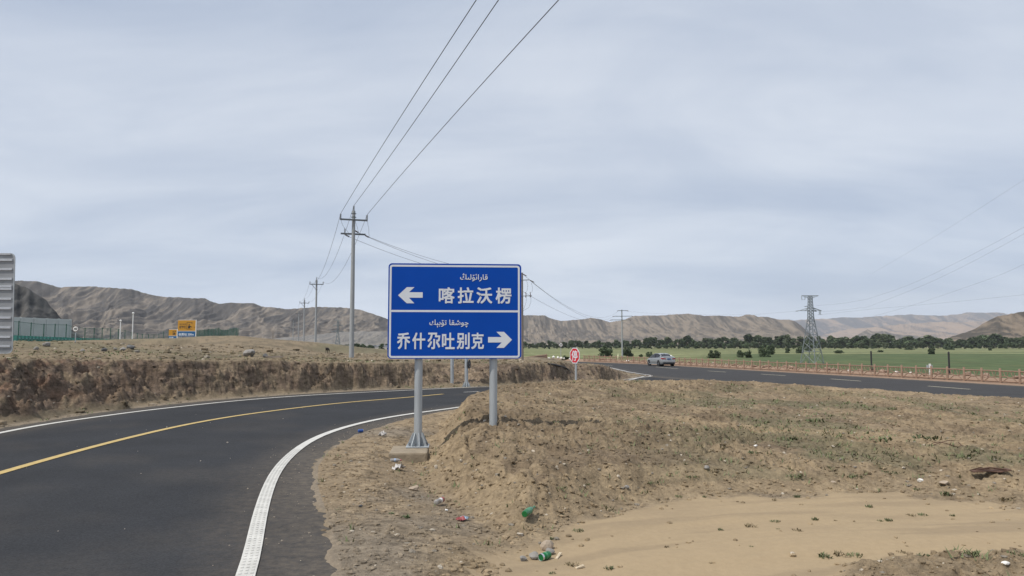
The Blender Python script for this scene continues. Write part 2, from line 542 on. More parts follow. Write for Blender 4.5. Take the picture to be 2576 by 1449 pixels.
M_screen = mesh_screen('green wire mesh', (0.05, 0.22, 0.16), 0.07)
M_screen2 = mesh_screen('dense green netting', (0.045, 0.16, 0.11), 0.42)
M_bottleg = mat('green bottle glass', (0.01, 0.13, 0.035), 0.12, spec=0.6, coat=0.3)
M_cang = mat('green can paint', (0.006, 0.15, 0.045), 0.3, 0.3)
M_alu = mat('can aluminium', (0.65, 0.65, 0.66), 0.3, 0.8)
M_pet = mat('clear plastic', (0.42, 0.40, 0.38), 0.12, spec=0.6, trans=0.35)
M_redcap = mat('red plastic', (0.30, 0.07, 0.07), 0.45)
M_bluecan = mat('blue can paint', (0.03, 0.085, 0.30), 0.4)
M_bag = mat('thin white plastic bag', (0.46, 0.44, 0.42), 0.5, var=0.2, vscale=20)
M_wood = mat('pale splintered wood', (0.55, 0.46, 0.33), 0.85, var=0.15, vscale=25)
M_rust = mat('rusty scrap metal', (0.085, 0.045, 0.03), 0.9, var=0.3, vscale=12)
M_hose = mat('black hose', (0.022, 0.02, 0.02), 0.6)
M_wall = mat('whitewashed wall', (0.55, 0.53, 0.50), 0.9, var=0.1)
M_roof = mat('grey blue roof sheet', (0.25, 0.27, 0.30), 0.6, var=0.1)

# ------------------------------------------------------------------ plan of the place
D_FAR = np.array([-0.331, 0.944])           # heading of the far road, away from the camera
RW = px_line([(631, 1437), (637, 1378), (649, 1310), (663, 1259), (681, 1207), (702.5, 1171.5), (734, 1140), (774, 1110), (833.5, 1084), (913, 1062), (992, 1046.5), (1100, 1032), (1160, 1024)])
RW = [(RW[0][0] + 3.2, RW[0][1] - 14), (RW[0][0] + 0.62, RW[0][1] - 3)] + RW + [(-.2, 24.2), (2.6, 29.2), (8.2, 36.4), (12.6, 44.4), (14.8, 50)]
YL = px_line([(0, 1189), (79, 1165.6), (159, 1144), (238, 1122), (317.5, 1102), (397, 1083), (476, 1065.6), (595, 1045), (714, 1029.5), (833.5, 1015.5), (953, 1005), (1022, 1000), (1115, 991)])
YL = [(YL[0][0] + 2.4, YL[0][1] - 22)] + YL
LW = px_line([(0, 1089), (79, 1072), (159, 1060), (258, 1046.5), (357, 1033), (476, 1020), (595, 1007.6), (714, 998), (833.5, 991), (953, 985), (1022, 982), (1230, 972), (1329, 968.5)])
LW = [(LW[0][0] + 2.0, LW[0][1] - 28)] + LW + [(3.6, 42.0), (6.6, 50.0), (9.2, 57.0), (11.0, 62.4)]
LE = px_line([(0, 1075), (99, 1061), (183, 1046), (278, 1032), (397, 1019), (556, 1003.5), (714, 993), (873, 984), (1022, 977.5)])
LE = [(LE[0][0] + 1.6, LE[0][1] - 30)] + LE + [(-1.25, 33.6), (-0.2, 35.2), (3.2, 42.4), (6.2, 50.4), (8.9, 57.4), (11.0, 63.2)]
RE = px_line([(879, 1449.5), (861, 1398), (837.5, 1338), (817.6, 1278.7), (794, 1219), (794, 1191), (806, 1152), (845, 1120), (913, 1088), (1022, 1054.5), (1100, 1038), (1165, 1028)])
RE = [(RE[0][0] + 3.0, RE[0][1] - 14), (RE[0][0] + 0.5, RE[0][1] - 2.6)] + RE + [(.35, 23.9), (3.2, 28.9), (8.8, 36.0), (13.4, 44), (15.9, 51.6)]
RW, YL, LW, LE, RE = (smooth_line(q, 0.5, 1.5) for q in (RW, YL, LW, LE, RE))
NE0 = np.array([15.9, 51.6])
NEAR = [tuple(NE0 - D_FAR * 150), tuple(NE0 - D_FAR * 20), tuple(NE0), (12.6, 58.5), (11.2, 63.2), (10.9, 70), (10.9, 84), (10.6, 93), (8.4, 98), (5, 104), (-6, 112), (-16, 128), (-20, 160), (-21, 230)]
FE0 = np.array([32.6, 47.4])
FARE = [tuple(FE0 - D_FAR * 150), tuple(FE0), (29.3, 59.0), (22.6, 82.5), (20.0, 93), (16.6, 102), (12, 110.5), (6.6, 121), (2, 127), (-8, 140), (-12, 165), (-13, 230)]
NEARs = smooth_line(NEAR, 1.0, 3.0); FARs = smooth_line(FARE, 1.0, 5.0)


def thin(p, k):
    q = p[::k]
    return np.vstack([q, p[-1:]])


POLY_L = np.vstack([thin(RE, 3), thin(LE, 3)[::-1]])
POLY_F = np.vstack([thin(NEARs, 4), thin(FARs, 4)[::-1]])
POLY_BEY = np.vstack([thin(FARs, 4), [(-60, 900), (-300, 9000), (9000, 9000), (9000, -9000), (400, -9000)]])
POLY_MOUND = np.vstack([thin(RE, 3), [tuple(NE0), tuple(NE0 - D_FAR * 150), (60, -200), (5, -200)]])


def inside(poly, x, y):
    r_ = np.zeros(x.shape, bool)
    n = len(poly)
    for i in range(n):
        x0, y0 = poly[i]; x1, y1 = poly[(i + 1) % n]
        if y0 == y1:
            continue
        c = ((y0 > y) != (y1 > y)) & (x < (x1 - x0) * (y - y0) / (y1 - y0) + x0)
        r_ ^= c
    return r_


def dist(poly, x, y, closed=True):
    d = np.full(x.shape, 1e12)
    n = len(poly)
    for i in range(n if closed else n - 1):
        x0, y0 = poly[i]; x1, y1 = poly[(i + 1) % n]
        ex, ey = x1 - x0, y1 - y0
        L = ex * ex + ey * ey + 1e-12
        t = np.clip(((x - x0) * ex + (y - y0) * ey) / L, 0, 1)
        d = np.minimum(d, (x - x0 - t * ex) ** 2 + (y - y0 - t * ey) ** 2)
    return np.sqrt(d)


def idw(ctrl, x, y, p=3.0):
    num = 0.0; den = 0.0
    for (cx, cy, cz, cs) in ctrl:
        w = 1.0 / (((x - cx) ** 2 + (y - cy) ** 2) / (cs * cs) + 0.02) ** (p / 2)
        num = num + w * cz; den = den + w
    return num / den


def C(px, py, Y, s=1.0, z=None):
    q = at(px, py, Y)
    return (q.x, q.y, q.z if z is None else z, s * max(1.0, Y / 30.0))


PLAT = [C(-300, 905, 15), C(0, 900, 17.5), C(200, 902, 20), C(400, 905, 22.5), C(700, 906, 26.5), C(900, 911, 29.5), C(1000, 913, 31.5), C(250, 885, 32), C(550, 886, 36), C(-100, 870, 32),
        C(34, 857, 46), C(-300, 850, 46), C(180, 863.5, 52), C(305, 869, 58), C(420, 870, 72), C(240, 868, 60), C(360, 870, 66), C(110, 860, 50), C(496, 849.5, 80), C(450, 854, 80), C(470, 852, 79), C(594, 844, 85), C(540, 845.5, 84), C(645, 857, 88), C(705, 867, 95), C(740, 874, 118),
        C(884, 900, 49, 1.6), C(793, 886, 100), C(763, 880, 145), C(750, 875, 197), C(736, 872, 282), C(800, 892, 60), C(700, 888, 50), C(620, 898, 38), C(860, 890, 76), C(930, 897, 58), C(960, 902, 48),
        C(870, 880, 200, z=-3.4), C(850, 880, 300, z=-3.6), C(950, 880, 130, z=-1.6), C(1050, 880, 110, z=-1.0), C(400, 860, 140, z=0.9), C(200, 860, 140, z=1.3), C(0, 860, 120, z=1.9),
        C(600, 860, 170, z=0.2), C(650, 860, 260, z=-0.5), C(780, 880, 420, z=-2.6), C(600, 880, 500, z=-3), C(300, 880, 400, z=-2), C(0, 860, 300, z=0),
        C(1100, 910, 40), C(1200, 908, 46), C(1300, 906, 52), C(1360, 909, 53), C(1400, 914.5, 54), C(1480, 921.5, 58), C(1540, 933, 60), C(1590, 940, 62), C(1313, 905, 84), C(1200, 907, 70), C(1420, 915, 75, z=0.0), C(1100, 903, 70)]
MTOP = [C(2430, 1024, 24.6), C(2576, 1034, 24), C(2500, 1040, 21), C(2350, 1014, 22), C(2650, 1060, 19), C(2250, 1002, 23.5), C(1100, 1122, 12.6), C(1128, 1102, 12.9), C(1080, 1160, 11.6), C(1240, 1060, 13.5), C(1190, 1088, 12.3), C(1300, 1130, 10.6), C(1400, 1182, 9.25), C(1452, 1235, 8.25), C(1550, 1243, 8.6, z=0.07), C(1500, 1150, 10.2), C(1700, 1180, 10, z=0.11), C(1660, 1244, 9, z=-0.02),
        C(1330, 971, 20), C(1250, 990, 17), C(1190, 1020, 15.5), C(1450, 961, 22.5), C(1600, 962, 24), C(1750, 958.5, 24.5), C(1870, 963, 24), C(2000, 971, 23.5), C(2150, 986, 23), C(2300, 1002, 22.5), C(2430, 1015, 23), C(2576, 1023, 25), C(2700, 1032, 26),
        (9.0, 32.0, -.15, 1.2), (11.5, 35.5, -.45, 1.2), (14, 41, -.75, 1.3), (16, 36, -.7, 1.3), (17.5, 30, -.62, 1.2), (13, 31, -.35, 1.1), (15.5, 45, -.85, 1.3), (4.6, 28.4, .18, .8), (20, 27, -.6, 1.2), (7.5, 29.5, .05, .9), (10.5, 28.5, .0, .9),
        C(2000, 1200, 10, z=0.0), C(2400, 1200, 10.5, z=-0.04), C(1500, 1100, 13, z=0.30), C(2000, 1080, 15, z=0.14), C(2500, 1100, 14, z=0.06), C(1500, 1020, 17.5), C(1800, 1020, 18), C(2200, 1050, 17, z=0.12)]
FOOT_PX = [(1172, 1031), (1120, 1060), (1080, 1085), (1056, 1125), (1022, 1172), (1040, 1206), (1088, 1238), (1152, 1288), (1230, 1342), (1290, 1374), (1380, 1354), (1480, 1312), (1640, 1258), (1780, 1234), (1900, 1228), (2080, 1224), (2250, 1227), (2576, 1264), (3300, 1345)]


def flat_pt(px, py, z):
    dx, dy, dz = (float(q) for q in ray(px, py))
    t = (z - CAM_Z) / dz
    return (dx * t, dy * t)


FOOT = [flat_pt(px, py, -0.09) for px, py in FOOT_PX]
POLY_FOOT = np.array(FOOT + [(40, -5), tuple(NE0 - D_FAR * 60), tuple(NE0)] + [tuple(q) for q in thin(RE, 3)[::-1] if q[1] > 21.5])
PATCH = np.array([flat_pt(px, py, -0.06) for px, py in [(1900, 1560), (2010, 1449), (2085, 1402), (2200, 1381), (2350, 1378), (2576, 1368), (3000, 1360), (3000, 1700)]])


def height(x, y, fine=True):
    """ground height and cover: z, albedo (n,3), grit"""
    x = np.asarray(x, float); y = np.asarray(y, float)
    shp = x.shape; x = x.ravel(); y = y.ravel()
    r_ = np.hypot(x, y)
    near = r_ < 320
    z = np.zeros_like(x); alb = np.zeros((x.size, 3)); grit = np.full(x.size, 0.3)
    inL = np.zeros(x.size, bool); inF = inL.copy(); bey = inL.copy(); mnd = inL.copy()
    dL = np.full(x.size, 500.0); dF = dL.copy()
    xi, yi = x[near], y[near]
    inL[near] = inside(POLY_L, xi, yi); inF[near] = inside(POLY_F, xi, yi)
    dL[near] = dist(POLY_L, xi, yi); dF[near] = dist(POLY_F, xi, yi)
    mnd[near] = inside(POLY_MOUND, xi, yi) & ~inL[near] & ~inF[near]
    bey = inside(POLY_BEY, x, y) & ~inF
    Sz = road_z(x, y)
    n_big = fbm(x / 9.0, y / 9.0, 4, 3) - 0.5
    n_mid = fbm(x / 1.3, y / 1.3, 4, 11) - 0.5
    # --- plateau, cut bank and island on the left
    T = idw(PLAT, x, y)
    far_l = sstep(350, 800, r_)
    T = T * (1 - far_l) + (-3.4) * far_l
    T = T + n_big * 0.22 * sstep(30, 70, r_) + n_mid * 0.05
    # the cut face: ragged foot and crest
    dLw = dL + (fbm(x / 1.6, y / 1.6, 3, 41) - 0.5) * 0.7 + (fbm(x / 0.35, y / 0.35, 2, 43) - 0.5) * 0.08
    wL = 0.85 + 1.0 * sstep(-10.0, -13, x) + 3.0 * np.exp(-((x + 2.6) / 1.5) ** 2 - ((y - 33) / 5) ** 2) + 1.2 * np.exp(-((x - 4) / .9) ** 2) + 0.9 * (fbm(x / 5, y / 5, 2, 77) - 0.4)
    kL = sstep(0.12, 0.12 + np.maximum(0.6, wL), dLw)
    kF = sstep(0.3, 7.0, dF)
    zp = Sz + (T - Sz) * np.minimum(kL, kF)
    al = x * .82 + y * .57
    dLw = dLw + ((r_ < 90) * ((fbm(al / .45, zp / .28, 4, 171) - .5) * .5 + (ridged(al / 1.3, zp / .5, 3, 173) - .5) * .3)) * sstep(.02, .2, kL)
    kL = sstep(0.12, 0.12 + np.maximum(0.6, wL), dLw)
    zp = Sz + (T - Sz) * np.minimum(kL, kF)
    bank = sstep(0.04, 0.2, kL) * (1 - sstep(0.93, 1.0, kL)) * (r_ < 90)
    # --- mound, ditch, sandy track on the right
    infoot = np.zeros(x.size, bool); dfo = np.full(x.size, 50.0)
    mi = mnd
    infoot[mi] = inside(POLY_FOOT, x[mi], y[mi]); dfo[mi] = dist(POLY_FOOT, x[mi], y[mi])
    sdf = np.where(infoot, dfo, -dfo)
    sdfw = sdf + (fbm(x / 0.8, y / 0.8, 3, 51) - 0.5) * 0.35
    top = idw(MTOP, x, y)
    z0 = 0.0 - (0.09 + 0.11 * sstep(7.5, 10, y) * (1 - sstep(14, 17, y))) * sstep(0.2, 1.7, dL)
    wm = 0.95 + 0.7 * sstep(2, 6, x)
    km = sstep(0.0, 1.0, sdfw / wm)
    zm = z0 + (top - z0) * km
    kE = sstep(0.0, 1.6, np.minimum(dL, dF))
    zmm = (Sz + 0.012) * (1 - kE) + zm * kE
    inpatch = np.zeros(x.size, bool); inpatch[mi] = inside(PATCH, x[mi], y[mi])
    dpa = np.full(x.size, 9.0); dpa[mi] = dist(PATCH, x[mi], y[mi])
    pk = np.where(inpatch, sstep(0, 0.35, dpa + (fbm(x / .3, y / .3, 2, 5) - .5) * .3), 0)
    # sand: everything right of the ditch below the foot line
    sand = (1 - sstep(-0.16, 0.22, sdfw + (fbm(x / .5, y / .5, 4, 193) - .5) * .8 * sstep(1, 3, x))) * sstep(-0.35, 0.75, x + 0.75 - 0.35 * np.maximum(0, y - 5.8) + 0.9 * (fbm(x / 0.9, y / 0.9, 4, 61) - 0.5)) * (1 - pk)
    # wheel tracks sweep from the bottom centre to the right
    tr = y - 5.2 - 2.4 * (1 - np.exp(-np.maximum(0, x + 0.3) / 2.6))
    rut = np.exp(-((tr + 0.1) / 0.35) ** 2) + 0.8 * np.exp(-((tr - 1.25) / 0.4) ** 2)
    zmm = zmm - 0.055 * rut * sand + sand * (0.05 * (fbm(tr * 1.6, x * 0.22, 3, 9) - .5) + .018 * (fbm(tr * 9, x * .5, 3, 19) - .5) + .05 * (fbm(x / .9, y / .9, 3, 29) - .5)) + pk * 0.06
    soil = mnd * (1 - sand)
    if fine:
        c1 = ridged(x / 0.55, y / 0.55, 3, 21); c2 = fbm(x / 0.16, y / 0.16, 3, 31); c3 = fbm(x / 0.06, y / 0.06, 2, 37)
        amp = mnd * ((1 - sand) * (0.16 + 0.84 * km * (.35 + 1.0 * sstep(.36, .62, fbm(x / 2.3, y / 2.6, 4, 201))) * (1 - .35 * sstep(3, 7, x)) + 0.45 * pk)) * kE
        lump = sstep(0.45, 0.75, c2)
        zmm = zmm + amp * ((c1 - 0.45) * 0.07 + (lump - .4) * 0.075 + (c3 - 0.5) * 0.05 - .05 * sstep(.72, .9, ridged(x / .42 + .3 * c2, y / .42, 2, 151)))
        zp = zp + (r_ < 130) * np.minimum(1, dL) * ((c2 - 0.5) * 0.05 + (c3 - .5) * 0.02) + bank * ((c1 - 0.5) * 0.10 + (c2 - 0.5) * 0.14 + (c3 - .5) * .10)
    # --- beyond the far road: verge, bank, fields
    fz = -2.3 - 0.5 * sstep(150, 500, y) + 0.25 * (fbm(x / 30, y / 30, 3, 71) - .5)
    zb = -0.85 + (fz + 0.85) * sstep(4.5, 12.0, dF) + .24 * sstep(1.5, 3.0, dF) * (1 - sstep(4.5, 8.5, dF)) * (.7 + .6 * fbm(x / 1.5, y / 1.5, 3, 211))
    zb = np.where(r_ > 330, fz, zb)
    z = np.where(bey, zb, np.where(mnd, zmm, zp))
    din = np.where(inL, dL, 0); din = np.maximum(din, np.where(inF, dF, 0))
    z = np.where(inL | inF, Sz + 0.012 - 0.072 * sstep(0.0, 0.2, din + (fbm(x / .22, y / .22, 3, 161) - .5) * .2), z)
    # ---------------- cover colours (linear albedo)
    def col(*c):
        return np.array(c)
    v1 = fbm(x / 2.2, y / 2.2, 5, 81); v2 = fbm(x / 0.4, y / 0.4, 4, 85); v3 = fbm(x / 14, y / 14, 4, 89)
    c_sand = col(.372, .284, .178); c_soil = col(.305, .234, .152); c_soild = col(.205, .155, .104); c_grav = col(.270, .222, .165)
    c_bank = col(.150, .112, .084); c_bankp = col(.25, .19, .134); c_step = col(.262, .206, .138); c_stepd = col(.165, .135, .092)
    def mix(a, b, k):
        return a * (1 - k[:, None]) + b * k[:, None]
    A = mix(np.tile(c_step, (x.size, 1)), c_stepd, sstep(.45, .7, v1) * .8)
    A = mix(A, col(.15, .145, .088), sstep(.48, .68, v3) * .6 * sstep(25, 60, r_))
    A = mix(A, c_stepd * .8, sstep(.55, .7, v2) * .6)
    A = mix(A, col(.21, .125, .085), bank * sstep(-10.5, -12.5, x) * sstep(.4, .6, v2))
    A = mix(A, c_bank, bank * (1 - .6 * sstep(.42, .62, fbm(al / .28, zp / .16, 4, 95))))
    A = mix(A, c_bankp, bank * sstep(-9.5, -6.5, x) * (1 - .75 * sstep(-1.8, -.8, x) * (y < 52)) * sstep(.42, .62, fbm(al / .45, zp / .3, 4, 97)) * .8)
    A = mix(A, c_grav, (1 - sstep(0.08, 0.3, dLw)) * (~mnd) * (~bey) * near)
    # mound
    v4 = fbm(x / .7, y / 1.6, 4, 181)
    B = mix(np.tile(c_soil, (x.size, 1)), c_soild, sstep(.42, .66, v2) * .7)
    B = mix(B, c_soild * .92, sstep(.5, .66, v4) * .6)
    B = mix(B, c_sand * .98, sstep(.5, .7, v1) * .45)
    B = mix(B, c_sand * 1.02, (km > 0.02) * (km < .95) * sstep(4.5, 2.5, x) * .55)
    grn = sstep(.42, .64, fbm(x / 1.3, y / 1.5, 5, 99)) * (.08 + .92 * sstep(1.0, 5.0, x)) * (km > .5) * sstep(26, 20, y)
    B = mix(B, col(.135, .132, .082), grn * .55)
    trail = np.exp(-((y - 15.5 + 0.42 * (x - 3)) / 0.55) ** 2) * sstep(1.5, 4, x)
    B = mix(B, c_sand, trail * .75)
    shoulder = (1 - sstep(-.2, .3, sdfw)) * (1 - sand)
    B = mix(B, mix(np.tile(c_grav, (x.size, 1)), c_soil, sstep(.4, .65, v1)), shoulder)
    B = mix(B, c_sand * (1.0), sand)
    B = mix(B, c_soil * .9, sand * sstep(.5, .72, fbm(tr * 3.2 + .3 * fbm(x, y, 3, 7), x * .4, 5, 101)) * .55)
    B = mix(B, c_soil, sand * sstep(.52, .7, fbm(x / 1.6, y / .9, 5, 191)) * .5)
    B = mix(B, c_soil * .95, pk)
    # fields
    dark = col(.082, .112, .047); pale = col(.200, .212, .102); midg = col(.140, .152, .066); verge = col(.29, .20, .142)
    wob = (fbm(x / 70, y / 70, 3, 105) - .5) * 60
    yy = y + wob * .5 + 0.05 * x
    G = np.tile(midg, (x.size, 1))
    G = mix(G, pale, sstep(.36, .56, fbm(x / 55, y / 22, 4, 107)) * sstep(150, 100, x))
    rightk = sstep(.22, .34, x / np.maximum(y, 1))
    G = mix(G, dark, rightk * sstep(348, 340, yy))
    edges = [345, 352, 430, 455, 560, 600, 690, 730, 3000]
    kinds = [dark * .6, pale, dark, pale, midg, pale, dark, pale]
    for e0, e1, cc in zip(edges[:-1], edges[1:], kinds):
        G = mix(G, np.tile(cc, (x.size, 1)), rightk * sstep(e0 - 3, e0 + 3, yy) * (1 - sstep(e1 - 3, e1 + 3, yy)))
    G = mix(G, midg * .8, sstep(.55, .7, fbm(x / 20, y / 12, 3, 109)) * .5)
    G = G * (0.64 + 0.72 * fbm(x / 2.5, y / 6, 4, 111))[:, None]
    G = mix(G, col(.20, .18, .10), sstep(700, 1100, y) * .35)
    G = mix(G, verge, sstep(12, 7, dF) * near)
    # valley behind the plateau
    A = mix(A, mix(np.tile(col(.27, .225, .17), (x.size, 1)), col(.11, .14, .065), sstep(.5, .56, fbm(x / 120, y / 60, 3, 121))), sstep(260, 420, r_))
    alb = np.where(bey[:, None], G * .93, np.where(mnd[:, None], B * .89, A * .89))
    grit = np.where(bey, .25, np.where(mnd, .95 - .75 * sand, .75))
    grit = np.where(bank > .3, 1.0, grit)
    return z.reshape(shp), alb, grit, dict(sand=sand, km=km, soil=soil, bank=bank, mnd=mnd, bey=bey, road=inL | inF, dL=dL, dF=dF, grn=grn, shoulder=shoulder * mnd)


def gz(x, y):
    return float(height(np.array([x]), np.array([y]))[0][0])


def ground_at(px, py):
    """where the line of sight through a picture point meets the ground"""
    dx, dy, dz = (float(q) for q in ray(px, py))
    t = np.geomspace(3, 1500, 900)
    h = height(dx * t, dy * t)[0]
    below = CAM_Z + dz * t < h
    i = int(np.argmax(below)) if below.any() else len(t) - 1
    a, b = t[max(0, i - 1)], t[i]
    tt = np.linspace(a, b, 40)
    hh = height(dx * tt, dy * tt)[0]
    bl = CAM_Z + dz * tt < hh
    j = int(np.argmax(bl)) if bl.any() else 39
    return Vector((dx * tt[j], dy * tt[j], float(hh[j])))


def build_ground():
    azd = np.radians(np.linspace(-41, 41, 1250))
    side = np.radians(np.linspace(41.8, 318.2, 130))
    az = np.r_[azd, side]
    rr = np.r_[1.0, 2.0, np.geomspace(3.0, 13, 370)[:-1], np.geomspace(13, 36, 480)[:-1], np.geomspace(36, 60, 130), np.geomspace(60.8, 1900, 260)]
    A, Rr = np.meshgrid(az, rr)
    x = Rr * np.sin(A); y = Rr * np.cos(A)
    z, alb, grit, _ = height(x, y)
    v = np.c_[x.ravel(), y.ravel(), z.ravel()]
    nr, na = x.shape
    i = np.arange(nr - 1)[:, None] * na; j = np.arange(na)[None, :]; j2 = (j + 1) % na
    f = np.stack([i + j, i + na + j, i + na + j2, i + j2], -1).reshape(-1, 4)
    o = np_mesh('ground', v, f[:, ::-1], M_ground, smooth=True, attrs={'albedo': alb, 'grit': grit, 'cut': np.where(_['road'], 0, np.maximum(_['bank'], .42 * _['soil']))})
    struct(o)


build_ground()


# ------------------------------------------------------------------ roads and painted lines
def strip(name, a, b, m, dz, parent=None, nx=2, dust=None, kind=True):
    """sheet between two matched polylines lying on the road surface"""
    n = max(len(a), len(b))
    def rs(p):
        d = np.r_[0, np.cumsum(np.hypot(*np.diff(p, axis=0).T))]
        s = np.linspace(0, d[-1], n)
        return np.c_[np.interp(s, d, p[:, 0]), np.interp(s, d, p[:, 1])]
    a, b = rs(np.asarray(a)), rs(np.asarray(b))
    t = np.linspace(0, 1, nx)
    P = a[:, None, :] * (1 - t[None, :, None]) + b[:, None, :] * t[None, :, None]
    z = road_z(P[..., 0], P[..., 1]) + dz
    v = np.c_[P.reshape(-1, 2), z.ravel()]
    i = np.arange(n - 1)[:, None] * nx; j = np.arange(nx - 1)[None, :]
    f = np.stack([i + j, i + j + 1, i + nx + j + 1, i + nx + j], -1).reshape(-1, 4)
    at_ = {'dust': dust(P[..., 0].ravel(), P[..., 1].ravel())} if dust else None
    o = np_mesh(name, v, f, m, parent, smooth=True, attrs=at_)
    if kind and parent is None:
        struct(o)
    return o


def offset(line, d):
    p = np.asarray(line)
    t = np.gradient(p, axis=0); t /= np.hypot(t[:, 0], t[:, 1])[:, None]
    return p + np.c_[-t[:, 1], t[:, 0]] * d


def painted(name, line, w, m, dz, parent, jag=0.0):
    a, b = offset(line, w / 2), offset(line, -w / 2)
    return strip(name, a, b, m, dz, parent, kind=False)


def road_dust(x, y):
    d = dist(POLY_L, x, y)
    return np.clip(1 - d / 1.3, 0, 1) * 0.55 + 0.12 * sstep(0.55, 0.8, fbm(x / 1.5, y / 1.5, 4, 5))


def far_dust(x, y):
    d = dist(POLY_F, x, y)
    return np.clip(1 - d / 1.0, 0, 1) * 0.6 + 0.1


# ragged asphalt edge on the right: wobble the outline
side_road = strip('curving_road', offset(RE, -.15), offset(LE, .15), M_asph, -0.008, nx=26, dust=road_dust)
far_road = strip('far_road', offset(NEARs, .15), offset(FARs, -.15), M_asph2, -0.004, nx=18, dust=far_dust)
painted('edge_line', LW, 0.15, M_white, 0.0, side_road)
painted('centre_line', YL, 0.15, M_yellow, 0.0, side_road)


def rumble_line():
    """thick white edge line with three rows of raised studs"""
    a, b = offset(RW, .075), offset(RW, -.075)
    o = strip('edge_line', a, b, M_white, 0.004, side_road, kind=False)
    mb = MB()
    d = np.r_[0, np.cumsum(np.hypot(*np.diff(RW, axis=0).T))]
    for s in np.arange(12, 26, 0.085):
        x = np.interp(s, d, RW[:, 0]); y = np.interp(s, d, RW[:, 1])
        if y < 4.5 or y > 13:
            continue
        x2 = np.interp(s + .1, d, RW[:, 0]); y2 = np.interp(s + .1, d, RW[:, 1])
        an = math.atan2(y2 - y, x2 - x)
        for k in (-.045, 0, .045):
            mb.box((x - math.sin(an) * k, y + math.cos(an) * k, float(road_z(x, y)) + .007), (.03, .02, .0045), an)
    s_ = mb.build('stud', M_white, o)
    s_['kind'] = 'stuff'


rumble_line()


def dashes(pxs, w, m, dz, parent):
    for (a, b) in pxs:
        p, q = np.array(on_road(*a)), np.array(on_road(*b))
        ln = np.array([p + (q - p) * t for t in np.linspace(0, 1, 6)])
        painted('lane_dash', ln, w, m, dz, parent)


dashes([((1167, 986.5), (1205, 984.5)), ((1225, 983.5), (1262, 981.5))], .13, M_white2, 0.0, side_road)
dashes([((1650, 923.3), (1706, 927.6)), ((1780, 933), (1826, 936)), ((1915, 941.3), (1976, 945)), ((2090, 953.2), (2166, 958.8)), ((2335, 971.3), (2441, 979.3)), ((1502, 917.5), (1540, 919.5))], .19, M_pale, 0.004, far_road)
# edge lines of the far road
ne_line = smooth_line([tuple(NE0 - D_FAR * 100 + np.array([.944, .331]) * .3), tuple(NE0 - D_FAR * 6 + np.array([.944, .331]) * .3)], 1, 1)
painted('edge_line', ne_line, .16, M_white, 0.004, far_road)
nose = smooth_line([on_road(*p) for p in [(1560, 956.2), (1590, 952.6), (1612, 949)]] + [(11.45, 61.6), (11.95, 64.2), (11.6, 66.5), (11.2, 72), (11.15, 84), (10.8, 93.5)], .5, 1.5)
painted('edge_line', nose, .2, M_white2, 0.004, far_road)
# kerb that rounds the tip of the island
ktop = smooth_line([(9.0, 57.8), (10.4, 61.2), (11.05, 64.0), (10.7, 67), (10.5, 75)], .5, 1.5)


